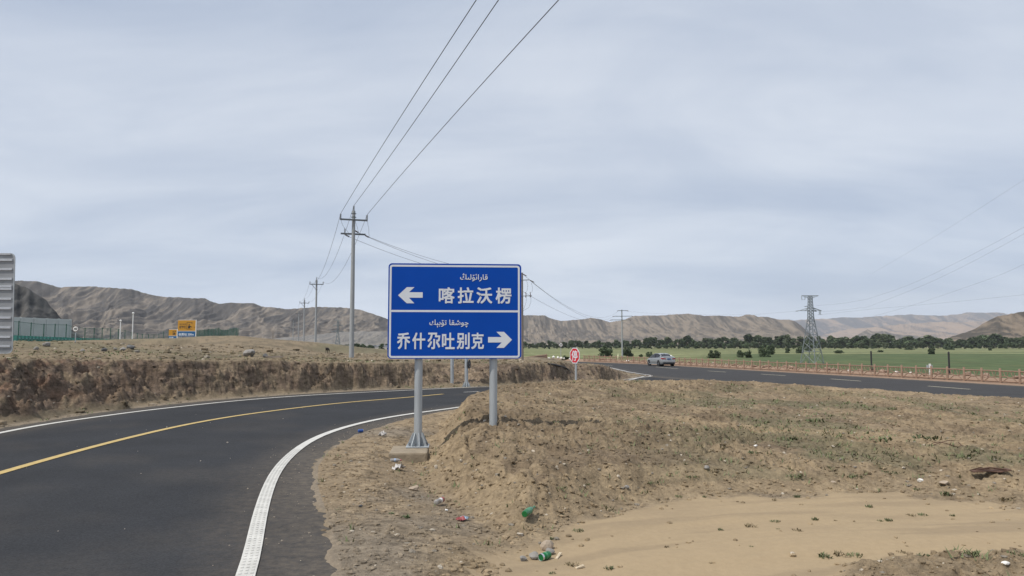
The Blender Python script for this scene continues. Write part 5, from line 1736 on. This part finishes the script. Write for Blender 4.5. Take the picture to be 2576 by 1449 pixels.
def tree(name, seed, h, w, n, leaf, m, label, cat, group, base=.12):
    root = thing(name, label, cat, (0, 0, 0), 0, group)
    v, f = leaf_cloud(seed, h, w, n, leaf, base, 13 if cat == 'tree' else 24, cat == 'bush')
    np_mesh('crown', v, f, m, root)
    t = MB(); t.tube([(0, 0, -.4), (w * .02, 0, h * .35), (0, w * .02, h * .8)], [h * .028, h * .02, h * .006], 7)
    for k in range(4):
        a = k * 1.7 + seed
        t.tube([(0, 0, h * (.18 + .1 * k)), (math.cos(a) * w * .22, math.sin(a) * w * .22, h * (.38 + .1 * k))], [h * .013, h * .004], 5)
    t.build('trunk', M_bark, root)
    return root


GB = 'trees of the shelter belt across the valley'
protos = [tree('broadleaf_tree', 100 + i, 10, w, 2000, .8, M_leaf if i != 2 else M_leaf3, 'dark green tree in the belt across the valley' if i != 2 else 'pale green tree in the belt across the valley', 'tree', GB, .06) for i, w in enumerate((6.5, 8, 5, 7))]
rt = random.Random(3)
n_t = 0
belt_h = lambda px: np.interp(px, [1290, 1400, 1480, 1560, 1640, 1700, 1760, 1800, 1850, 1990, 2040, 2120, 2250, 2330, 2380, 2430, 2500, 2600, 2750], [15, 15, 17, 19, 21, 24, 25, 22, 27, 27, 24, 27, 29, 26, 22, 22, 27, 30, 30])
spots = []
px = 1230.0
while px < 2760:
    spots.append((px, 0)); px += rt.uniform(5.5, 9.5)
px = 1236.0
while px < 2760:
    spots.append((px, 1)); px += rt.uniform(12, 22)
for k, (px, row) in enumerate(spots):
    Y = 860 + (rt.uniform(-25, 60) if row == 0 else rt.uniform(-130, -60))
    hpx = belt_h(px) * (rt.uniform(.6, 1.2) if row == 0 else rt.uniform(.3, .6))
    q = at(px, 875, Y); zz = gz(q.x, Y)
    hm = hpx / F * Y
    o = protos[k] if k < 4 else copy_tree(protos[k % 4])
    o.location = (q.x, Y, zz - .3); s = hm / 10.0
    o.scale = (s * rt.uniform(1.05, 1.9), s * rt.uniform(1.05, 1.9), s); o.rotation_euler = (0, 0, rt.uniform(0, 6.28))
# field bushes (picture x, base y, height, width, label)
GBB = 'bushes standing in the green field'
bush_spec = [(1525, 897, 27, 38, 'round dark bush left of the pole in the green field'), (1581, 897, 26, 34, 'round dark bush right of the pole in the green field'), (1634, 898, 15, 18, 'small bush just above the roof of the silver car'), (1612, 898, 8, 11, 'tiny bush left of the one above the silver car'),
             (1421, 904, 11, 26, 'low bush by the round speed sign reading 20'), (1797, 901, 22, 32, 'dark bush right of the silver car behind the log fence'), (1863, 899, 19, 18, 'narrower of two touching bushes left of the lattice tower'), (1884, 900, 21, 24, 'wider of two touching bushes left of the lattice tower'),
             (1922, 898, 32, 32, 'biggest dark bush in the field left of the lattice tower'), (1940, 892, 24, 18, 'bush leaning on the biggest bush left of the tower'), (1980, 888, 16, 15, 'little round tree close left of the lattice tower'), (2014, 889, 20, 22, 'round tree at the left leg of the lattice tower'),
             (2033, 884, 26, 24, 'dark tree behind the lattice tower legs'), (2345, 891, 20, 20, 'dark bush on the field edge towards the right frame edge'), (2385, 880, 20, 26, 'tall bush between the field edge bush and the belt'), (2110, 889, 9, 22, 'low grey green bush right of the lattice tower'),
             (2490, 882, 9, 10, 'tiny bush in the pale field near the right edge'), (2290, 880, 8, 24, 'low bush strip before the belt'), (2215, 886, 6, 14, 'small shrub in the striped field')]
bproto = []
for k, (px, pb, hp, wp, lab) in enumerate(bush_spec):
    dx, dy, dz = (float(q) for q in ray(px, pb))
    Y = ground_at(px, pb).y
    hm = hp / F * Y; wm_ = wp / F * Y
    if k < 3:
        o = tree('field_bush', 200 + k, 4, 4.6, 1900, .30, M_leaf2, lab, 'bush', GBB, .05); bproto.append(o)
    else:
        o = copy_tree(bproto[k % 3]); o['label'] = lab
    o.location = (dx / dy * Y, Y, gz(dx / dy * Y, Y) - .1)
    o.scale = (wm_ / 4.9, wm_ / 4.9, hm / 4.0); o.rotation_euler = (0, 0, k * 1.1)


def tuft(seed, r_, h, n, m, name, label, group, spread=1.0):
    g_ = np.random.default_rng(seed)
    v = []; f = []
    for i in range(n):
        a = g_.random() * 6.28; d = r_ * math.sqrt(g_.random()) * spread
        b = np.array([math.cos(a) * d, math.sin(a) * d, 0])
        a2 = g_.random() * 6.28; L = h * (.4 + .8 * g_.random()); lean = .3 + .9 * g_.random()
        t = b + np.array([math.cos(a2) * L * lean, math.sin(a2) * L * lean, L])
        w = h * .11 * (.6 + g_.random()); s = np.array([-math.sin(a2), math.cos(a2), 0]) * w
        mid = (b + t) / 2 + np.array([0, 0, L * .15])
        k = len(v)
        v += [b - s * .5, b + s * .5, mid + s, t, mid - s]
        f += [(k, k + 1, k + 2, k + 4), (k + 4, k + 2, k + 3, k + 3)]
    f4 = [q for q in f if q[2] != q[3]]; f3 = [(q[0], q[1], q[2]) for q in f if q[2] == q[3]]
    me = bpy.data.meshes.new(name); me.from_pydata([tuple(q) for q in v], [], f4 + f3); me.materials.append(m)
    o = link(bpy.data.objects.new(name, me))
    return tag(o, label, 'weed', group)


GW = 'weed tufts on the sandy track'
wsp = [(2050, 1308, 20), (2102, 1310, 12), (2214, 1311, 16), (2236, 1311, 22), (2291, 1297, 26), (2321, 1296, 26), (2396, 1298, 16), (2007, 1335, 30), (1957, 1331, 11), (1813, 1334, 18), (1886, 1325, 40), (1950, 1313, 26), (2005, 1251, 22), (1948, 1259, 18), (1708, 1250, 20), (1772, 1251, 14), (1677, 1377, 20), (1890, 1375, 12), (2187, 1276, 22), (1788, 1417, 14), (2307, 1232, 20), (2380, 1246, 34), (2533, 1260, 44), (1455, 1336, 30), (1390, 1357, 20), (1437, 1422, 40), (1390, 1443, 20), (1532, 1432, 30), (2270, 1390, 28), (2325, 1399, 34), (2075, 1402, 40), (2110, 1396, 46), (2150, 1399, 40), (2445, 1394, 46), (2505, 1394, 40), (2560, 1396, 46)]
wp_ = [tuft(1, .5, .42, 46, M_weed, 'weed_tuft', '', GW), tuft(2, .5, .34, 36, M_dry, 'weed_tuft', '', GW), tuft(3, .6, .3, 55, M_weed, 'weed_tuft', '', GW)]
for k, (px, py, w) in enumerate(wsp):
    q = ground_at(px, py)
    o = wp_[k] if k < 3 else wp_[k % 3].copy()
    if k >= 3:
        S.collection.objects.link(o)
    s = w / F * q.y * .80
    o.scale = (s, s, s * (.8 if w > 25 else 1.0)); o.location = (q.x, q.y, q.z - .004); o.rotation_euler = (0, 0, k * .9)
    dry = k % 3 == 1
    rough_patch = py > 1385 and px > 2040
    o['label'] = ('dry brownish' if dry else 'grey green') + (' weed along the rough patch at bottom right' if rough_patch else ' weed tuft on the smooth sandy track')
    o['group'] = 'weeds on the rough bottom right patch' if rough_patch else GW
GM = 'weed tufts on the mound and shoulder'
for k, (px, py, w, m) in enumerate([(1020, 1302, 30, 1), (985, 1292, 20, 1), (1412, 1294, 18, 0), (1412, 1228, 34, 0), (1475, 1219, 22, 0), (1207, 1232, 16, 0), (1640, 1215, 40, 0), (1740, 1200, 30, 0), (2000, 1200, 40, 0), (2150, 1200, 44, 0), (2240, 1190, 40, 0), (1290, 1108, 14, 0), (2050, 1060, 50, 0), (1900, 1140, 40, 0), (1990, 1108, 60, 0), (2200, 1110, 80, 0), (2330, 1105, 70, 0), (2440, 1150, 60, 0), (1150, 1262, 20, 0)]):
    q = ground_at(px, py)
    o = wp_[2 if m == 0 else 0].copy(); o.data = o.data.copy() if m else o.data
    if m:
        o.data.materials[0] = M_weed2
    S.collection.objects.link(o)
    s = w / F * q.y * .8
    o.scale = (s, s, s * .6); o.location = (q.x, q.y, q.z - .004); o.rotation_euler = (0, 0, k * 1.9)
    o['label'] = 'fresh green weed on the shoulder above the ditch' if m else 'low grey green weed on the rough earth mound'
    o['group'] = 'weeds on the shoulder' if m else GM

# ------------------------------------------------------------------ loose clods, gravel and sparse grass (nobody could count them)
def scatter():
    g_ = np.random.default_rng(9)
    ico = [(0, 0, 1), (.89, 0, .45), (.28, .85, .45), (-.72, .53, .45), (-.72, -.53, .45), (.28, -.85, .45), (.72, .53, -.45), (-.28, .85, -.45), (-.89, 0, -.45), (-.28, -.85, -.45), (.72, -.53, -.45), (0, 0, -1)]
    fc = [(0, 1, 2), (0, 2, 3), (0, 3, 4), (0, 4, 5), (0, 5, 1), (1, 6, 2), (2, 6, 7), (2, 7, 3), (3, 7, 8), (3, 8, 4), (4, 8, 9), (4, 9, 5), (5, 9, 10), (5, 10, 1), (1, 10, 6), (11, 7, 6), (11, 8, 7), (11, 9, 8), (11, 10, 9), (11, 6, 10)]
    ico = np.array(ico); fc = np.array(fc)

    def rocks(x, y, z, s, alb, name, label):
        n = len(x)
        J = ico[None] * (1 + .34 * (g_.random((n, 12, 1)) - .5) * 2) * np.stack([s * (.8 + .5 * g_.random(n)), s * (.8 + .5 * g_.random(n)), s * (.5 + .35 * g_.random(n))], -1)[:, None, :]
        a = g_.random(n) * 6.28; ca, sa = np.cos(a)[:, None], np.sin(a)[:, None]
        X = J[..., 0] * ca - J[..., 1] * sa + x[:, None]; Yv = J[..., 0] * sa + J[..., 1] * ca + y[:, None]; Zv = J[..., 2] + z[:, None] + s[:, None] * .12
        v = np.stack([X, Yv, Zv], -1).reshape(-1, 3)
        f = (fc[None] + 12 * np.arange(n)[:, None, None]).reshape(-1, 3)
        o = np_mesh(name, v, f, M_ground, smooth=False, attrs={'albedo': np.repeat(alb, 12, 0), 'grit': np.full(len(v), .7)})
        tag(o, label, 'gravel', kind='stuff')
    # positions thinning out with distance
    n = 70000
    az = np.radians(g_.uniform(-40, 40, n)); r_ = 5.0 * (75 / 5.0) ** g_.random(n)
    x, y = r_ * np.sin(az), r_ * np.cos(az)
    z, alb, _, mk = height(x, y)
    dens = np.where(mk['mnd'], (1 - mk['sand']) * .55 + .012, .3) * ~mk['road'] * ~mk['bey']
    dens = np.where(mk['bank'] > .3, .55, dens)
    keep = g_.random(n) < dens
    x, y, z, alb = x[keep], y[keep], z[keep], alb[keep]
    r_ = r_[keep]; bank = mk['bank'][keep]; plat = (~mk['mnd'][keep]) & (bank < .3); shoulder = mk['shoulder'][keep]
    s = .008 + .022 * g_.random(len(x)) ** 3 * 1.6 + .0006 * r_
    s *= np.where(shoulder > .5, .62, 1.0)
    big = g_.random(len(x)) < .025
    s = np.where(big, s * 1.8, s)
    s = np.where(mk['mnd'][keep], np.minimum(s, .030), s)
    s = np.where(plat & (g_.random(len(x)) < .12), s * 2.6, s)
    tone = g_.random(len(x))
    pale = np.array([.42, .37, .30]); alb = alb * (.72 + .5 * g_.random(len(x)))[:, None]
    alb = np.where((tone > .975)[:, None], pale * 1.15, np.where((tone > .94)[:, None], np.array([.25, .22, .18]), alb))
    rocks(x, y, z, s, alb, 'clods_gravel', 'loose clods and gravel over the bare earth')
    # grit and stones fallen on the asphalt edge
    n = 500
    i = g_.integers(20, 70, n)
    p = RE[i] + g_.normal(size=(n, 2)) * np.array([.45, .3]) - np.array([.15, 0])
    rocks(p[:, 0], p[:, 1], road_z(p[:, 0], p[:, 1]) - .008 + .002, .004 + .009 * g_.random(n) ** 3, np.tile(np.array([.36, .31, .25]), (n, 1)), 'asphalt_gravel', 'small stones strewn on the asphalt beside the thick white line')
    n = 90
    k = g_.random(n); i = g_.integers(4, 60, n); j = np.minimum(len(LE) - 1, (i * len(LE) / len(RE)).astype(int))
    p = RE[i] * (1 - k[:, None]) + LE[j] * k[:, None]
    rocks(p[:, 0], p[:, 1], road_z(p[:, 0], p[:, 1]) - .006, .006 + .012 * g_.random(n) ** 3, np.tile(np.array([.34, .31, .27]), (n, 1)), 'road_gravel', 'stray pebbles scattered over the curving road')
    # sparse dry grass
    n = 16000
    az = np.radians(g_.uniform(-39, 39, n)); r_ = 7.0 * (60 / 7.0) ** g_.random(n)
    x, y = r_ * np.sin(az), r_ * np.cos(az)
    z, alb, _, mk = height(x, y)
    dens = np.where(mk['mnd'], mk['grn'] * .8 + .05 * (1 - mk['sand']), .10 + .5 * sstep(.5, .7, fbm(x / 4, y / 4, 3, 140))) * ~mk['road'] * ~mk['bey'] * (mk['bank'] < .3)
    keep = g_.random(n) < dens
    x, y, z = x[keep], y[keep], z[keep]; n = len(x)
    nb = 5
    X = np.repeat(x, nb) + g_.normal(size=n * nb) * .04; Yv = np.repeat(y, nb) + g_.normal(size=n * nb) * .04; Z = np.repeat(z, nb) - .005
    a = g_.random(n * nb) * 6.28; L = .03 + .06 * g_.random(n * nb); w = .006 + .006 * g_.random(n * nb)
    w = w * np.repeat(np.clip(np.hypot(x, y) / 12, 1, 3), nb)
    b = np.c_[X, Yv, Z]; d = np.c_[np.cos(a), np.sin(a), np.zeros(n * nb)]; s = np.c_[-np.sin(a), np.cos(a), np.zeros(n * nb)]
    t = b + d * (L * .8)[:, None] + np.array([0, 0, 1.0]) * (L * .9)[:, None]
    v = np.stack([b - s * w[:, None], b + s * w[:, None], t], 1).reshape(-1, 3)
    f = np.arange(3 * n * nb).reshape(-1, 3)
    o = np_mesh('sparse_grass', v, f, M_weed)
    tag(o, 'sparse low grass over the mound and plateau', 'grass', kind='stuff')


scatter()

# ------------------------------------------------------------------ litter
def lay(o, px, py, rz, up):
    q = ground_at(px, py)
    o.location = (q.x, q.y, q.z + up); o.rotation_euler = (0, 0, rz)
    return q


def between(pa, pb):
    a, b = ground_at(*pa), ground_at(*pb)
    d = b - a
    return (a + b) / 2, math.atan2(d.y, d.x), math.asin(max(-1, min(1, d.z / d.length))), d.length


RY = Matrix.Rotation(R(90), 4, 'Y')
c, rz, tilt, L = between((1310, 1316), (1353, 1284))
o = thing('glass_bottle', 'green glass bottle lying on the lower slope of the mound', 'bottle', c + Vector((0, 0, .062)), rz)
L = .31
o.rotation_euler = (0, -tilt, rz)
MB().lathe([(.0, -L / 2), (.030, -L / 2), (.034, -L / 2 + .01), (.034, L * .06), (.030, L * .16), (.017, L * .30), (.0135, L * .44), (.0150, L * .455), (.0150, L * .47), (.0132, L / 2)], 20, RY).build('bottle_body', M_bottleg, o, smooth=True)
MB().lathe([(.0350, -L * .30), (.0352, -L * .29), (.0352, -L * .05), (.0350, -L * .04)], 20, RY).build('bottle_label', mat('worn pale print', (.07, .22, .12), .5, var=.5, vscale=40), o, smooth=True)
c, rz, tilt, L = between((1354, 1414), (1388, 1403))
o = thing('drink_can', 'green drink can with silver rim lying in front of the grey rubble', 'can', c + Vector((0, 0, .034)), rz)
L = .125
MB().lathe([(.026, -L / 2 + .004), (.033, -L / 2 + .012), (.033, L / 2 - .012), (.027, L / 2)], 24, RY).build('can_body', M_cang, o, smooth=True)
MB().lathe([(.020, -L / 2 + .006), (.028, -L / 2 + .006), (.031, -L / 2 - .002), (.033, -L / 2 + .011), (.0335, -L / 2 + .014), (.0332, -L / 2 + .018)], 24, RY).build('can_rim', M_alu, o, smooth=True)
MB().lathe([(.0335, -.012), (.0337, -.010), (.0337, .006), (.0335, .008)], 24, RY).build('printed_band', mat('can print', (.06, .24, .11), .4, var=.5, vscale=60), o, smooth=True)
c, rz, tilt, L = between((1086, 1272), (1123, 1266))
o = thing('plastic_bottle', 'clear plastic bottle with red end lying in the ditch', 'bottle', c + Vector((0, 0, .042)), rz)
L = .20
MB().lathe([(.02, -L / 2), (.030, -L / 2 + .008), (.030, -.02), (.027, -.015), (.030, -.01), (.030, L * .26), (.026, L * .3)], 18, RY).build('bottle_body', M_pet, o, smooth=True)
MB().lathe([(.0305, .005), (.0308, .007), (.0308, .045), (.0305, .047)], 18, RY).build('bottle_label', M_wpaint, o, smooth=True)
MB().lathe([(.029, L * .28), (.031, L * .3), (.031, L * .46), (.024, L / 2)], 18, RY).build('red_end', M_redcap, o, smooth=True)
q = ground_at(995, 1162)
o = thing('plastic_bottle', 'small crushed clear bottle at the front of the concrete footing', 'bottle', q + Vector((0, -.02, .03)), R(8))
MB().lathe([(.018, -.08), (.028, -.07), (.028, .03), (.014, .065), (.013, .08)], 14, RY).build('bottle_body', M_pet, o, smooth=True)
MB().lathe([(.0285, -.02), (.029, -.018), (.029, .008), (.0285, .01)], 14, RY).build('bottle_label', mat('pale blue print', (.30, .38, .50), .5), o, smooth=True)
MB().lathe([(.015, .078), (.016, .08), (.016, .095), (.012, .098)], 12, RY).build('bottle_cap', M_redcap, o, smooth=True)


def crumple(name, px, py, w, h, m, label, cat, seed, m2=None):
    q = ground_at(px, py); s = w / F * q.y
    g_ = np.random.default_rng(seed)
    n = 7
    v = []
    for i in range(n):
        for j in range(n):
            v.append(((i / (n - 1) - .5) * s, (j / (n - 1) - .5) * s * .7, max(0.004, s * h * g_.random() * (1 - abs(i / 3 - 1) * .5))))
    f = [(i * n + j, (i + 1) * n + j, (i + 1) * n + j + 1, i * n + j + 1) for i in range(n - 1) for j in range(n - 1)]
    if m2 is None:
        o = MB().add(v, f).build(name, m, smooth=True); o.modifiers.new('thickness', 'SOLIDIFY').thickness = .002
        tag(o, label, cat); o.location = q + Vector((0, 0, .004)); o.rotation_euler = (R(6), 0, seed)
    else:
        o = thing(name, label, cat, q + Vector((0, 0, .006)), seed)
        for nm, mm, a, b in (('red_half', m, 0, 3), ('blue_half', m2, 3, 6)):
            p = MB().add(v, [q_ for k, q_ in enumerate(f) if a <= k // (n - 1) < b]).build(nm, mm, o); p.modifiers.new('thickness', 'SOLIDIFY').thickness = .002
    return o


crumple('wrapper', 1164, 1309, 30, .35, M_redcap, 'crumpled red and pale blue wrapper on the ditch floor', 'wrapper', 1, mat('pale blue foil', (.32, .42, .52), .35, var=.3, vscale=60))
crumple('plastic_bag', 1003, 1183, 30, .55, M_bag, 'crumpled whitish plastic bag below the concrete footing', 'plastic bag', 4)
crumple('plastic_cup', 962, 1097, 18, .8, M_bag, 'whitish plastic scrap on the shoulder left of the footing', 'plastic scrap', 6)
crumple('paper_scrap', 1123, 1285, 10, .4, M_wpaint, 'tiny white scrap below the red ended bottle', 'scrap', 8)
q = Vector((*on_road(907, 1088), 0)); q.z = float(road_z(q.x, q.y))
o = thing('drink_can', 'small blue can lying on the asphalt edge by the white line', 'can', q + Vector((0, 0, .034)), R(30))
MB().lathe([(.026, -.05), (.033, -.045), (.033, .045), (.026, .05)], 16, RY).build('can_body', M_bluecan, o, smooth=True)
MB().lathe([(.027, .046), (.028, .048), (.028, .053), (.024, .054)], 16, RY).build('can_rim', M_alu, o, smooth=True)
for px, py, L, a, lab in ((1405, 1402, .15, 72, 'upright lying pale wood splinter right of the green can'), (1459, 1430, .09, 35, 'short pale wood splinter on the sand below the weeds')):
    q = ground_at(px, py)
    o = MB().box((0, 0, 0), (L, .022, .014)).box((L * .2, .004, .006), (L * .5, .012, .01)).build('wood_splinter', M_wood, bevel=.003)
    o.location = q + Vector((0, 0, .012)); o.rotation_euler = (0, R(-5), R(a)); tag(o, lab, 'stick')
q = ground_at(2493, 1190)
o = thing('scrap_metal', 'dark rusty sheet scrap lying on the mound at far right', 'scrap metal', q + Vector((0, 0, .01)), R(-4))
MB().add([(-.26, -.05, .0), (-.1, -.09, .02), (.1, -.05, .0), (.26, -.04, .03), (.24, .05, .04), (.05, .07, .02), (-.12, .05, .05), (-.27, .04, .01)], [tuple(range(8))]).build('sheet', M_rust, o).modifiers.new('thickness', 'SOLIDIFY').thickness = .012
MB().tube([(-.2, .0, .03), (0, .02, .06), (.2, -.02, .04)], .012, 6).build('bent_edge', M_rust, o)
q = ground_at(2380, 1124)
ringp = [(.24 * math.cos(t), .16 * math.sin(t), .05 + .04 * math.sin(t * 2)) for t in np.linspace(.6, 6.5, 30)]
o = MB().tube(ringp, .006, 5).build('wire_hoop', M_rust); o.location = q; tag(o, 'thin rusty wire hoop lying on the mound at right', 'wire hoop')
hp = [ground_at(px, py) for px, py in ((1379, 917.5), (1392, 919.5), (1405, 922), (1416, 925), (1425, 928.5), (1431, 934), (1435, 941))]
o = MB().tube([p + Vector((0, 0, .05)) for p in hp], .05, 8).build('hose', M_hose, smooth=True); tag(o, 'black hose drooping over the earth bank left of the stop sign', 'hose')

# ------------------------------------------------------------------ cow
def cow():
    q = ground_at(823.5, 889.5)
    Hc = 15.5 / F * q.y
    root = thing('cow', 'small dark cow facing the camera beside the line of poles', 'cow', q, R(-96))
    s = Hc / 1.35
    J = {'pelvis': (-.62, 0, 1.08, .26), 'belly': (-.1, 0, 1.0, .32), 'chest': (.42, 0, 1.02, .28), 'withers': (.55, 0, 1.12, .22), 'neck': (.82, .04, 1.12, .16), 'poll': (1.02, .06, 1.22, .12), 'muzzle': (1.3, .07, 1.0, .075)}
    E = [('pelvis', 'belly'), ('belly', 'chest'), ('chest', 'withers'), ('withers', 'neck'), ('neck', 'poll'), ('poll', 'muzzle')]
    for sy, t in ((.17, 'a'), (-.17, 'b')):
        J.update({'hip' + t: (-.64, sy, .86, .17), 'stifle' + t: (-.5, sy * 1.1, .66, .11), 'hock' + t: (-.72, sy, .42, .06), 'hfet' + t: (-.66, sy, .18, .045), 'hhoof' + t: (-.62, sy, .03, .055),
                  'shl' + t: (.42, sy, .8, .14), 'elb' + t: (.40, sy, .62, .085), 'knee' + t: (.43, sy, .36, .06), 'ffet' + t: (.41, sy, .16, .045), 'fhoof' + t: (.44, sy, .03, .055)})
        E += [('pelvis', 'hip' + t), ('hip' + t, 'stifle' + t), ('stifle' + t, 'hock' + t), ('hock' + t, 'hfet' + t), ('hfet' + t, 'hhoof' + t), ('chest', 'shl' + t), ('shl' + t, 'elb' + t), ('elb' + t, 'knee' + t), ('knee' + t, 'ffet' + t), ('ffet' + t, 'fhoof' + t)]
        J.update({'ear' + t: (1.0, .06 + sy * 1.3, 1.22, .04)}); E.append(('poll', 'ear' + t))
    J['tail1'] = (-.9, 0, 1.05, .035); J['tail2'] = (-.95, 0, .6, .03); E += [('pelvis', 'tail1'), ('tail1', 'tail2')]
    ks = list(J); ix = {k: i for i, k in enumerate(ks)}
    me = bpy.data.meshes.new('cow_body'); me.from_pydata([tuple(c * s for c in J[k][:3]) for k in ks], [(ix[a], ix[b]) for a, b in E], [])
    o = bpy.data.objects.new('cow_body', me); link(o, root)
    o.modifiers.new('skin', 'SKIN'); o.modifiers.new('sub', 'SUBSURF').render_levels = 1
    for i, k in enumerate(ks):
        me.skin_vertices[0].data[i].radius = (J[k][3] * s, J[k][3] * s)
    me.skin_vertices[0].data[0].use_root = True
    me.materials.append(M_hide)
    for sy in (-1, 1):
        MB().tube([((1.02) * s, (.06 + sy * .09) * s, 1.3 * s), (1.0 * s, (.06 + sy * .2) * s, 1.38 * s), (1.02 * s, (.06 + sy * .22) * s, 1.5 * s)], [.025 * s, .02 * s, .006 * s], 6).build('horn', M_muzz, root)
    MB().lathe([(.02 * s, 0), (.08 * s, .02 * s), (.07 * s, .1 * s)], 10, Matrix.Translation((1.34 * s, .07 * s, .94 * s)) @ Matrix.Rotation(R(-50), 4, 'Y')).build('nose', M_muzz, root, smooth=True)


cow()

# ------------------------------------------------------------------ village in the valley
def village():
    rv = random.Random(8)
    proto_ = []
    for k in range(14):
        px = rv.uniform(838, 966); Y = rv.uniform(520, 720)
        q = at(px, 880, Y); z = gz(q.x, Y)
        w, dpt, h = rv.uniform(7, 12), rv.uniform(5, 7), rv.uniform(2.6, 3.4)
        if k < 3:
            root = thing('village_house', 'tiny pale village house far off left of the blue sign', 'house', (0, 0, 0), 0, 'houses of the far village')
            MB().box((0, 0, h / 2), (w, dpt, h)).build('wall', M_wall, root)
            MB().prism([(-w / 2 - .3, h), (w / 2 + .3, h), (w / 2 - .2, h + 1.1), (-w / 2 + .2, h + 1.1)], -dpt / 2 - .3, dpt / 2 + .3).build('roof', M_roof if k else M_wpaint, root)
            d = MB()
            for x in (-.3, 0, .3):
                d.box((x * w, -dpt / 2 - .02, h * .5), (.9, .06, 1.1))
            d.build('window', M_black, root)
            proto_.append(root); o = root
        else:
            o = copy_tree(proto_[k % 3])
        o.location = (q.x, Y, z); o.rotation_euler = (0, 0, rv.uniform(-.4, .4))
    for k in range(46):
        px = rv.uniform(836, 985); Y = rv.uniform(430, 760)
        q = at(px, 880, Y); z = gz(q.x, Y)
        o = copy_tree(protos[k % 4]); o['label'] = 'dark tree among the houses of the far village'; o['group'] = 'trees round the far village'
        s = rv.uniform(2.5, 5.0) / 10
        o.location = (q.x, Y, z - .2); o.scale = (s * 1.5, s * 1.5, s)


village()

# ------------------------------------------------------------------ air between the camera and the hills
def haze():
    x0, x1, y0, y1, z0, z1 = -9000, 11000, -400, 13000, -8.0, 620.0
    mb = MB().box(((x0 + x1) / 2, (y0 + y1) / 2, (z0 + z1) / 2), (x1 - x0, y1 - y0, z1 - z0))
    m = bpy.data.materials.new('thin air'); m.use_nodes = True
    n, l = m.node_tree.nodes, m.node_tree.links
    n.remove(n['Principled BSDF'])
    pv = n.new('ShaderNodeVolumePrincipled')
    pv.inputs['Color'].default_value = (.82, .88, .97, 1)
    pv.inputs['Density'].default_value = 0.000058
    pv.inputs['Anisotropy'].default_value = 0.0
    l.new(pv.outputs[0], n['Material Output'].inputs['Volume'])
    o = mb.build('haze', m)
    tag(o, 'thin pale haze over the valley', 'haze', kind='stuff')


USE_HAZE = True
if USE_HAZE:
    haze()
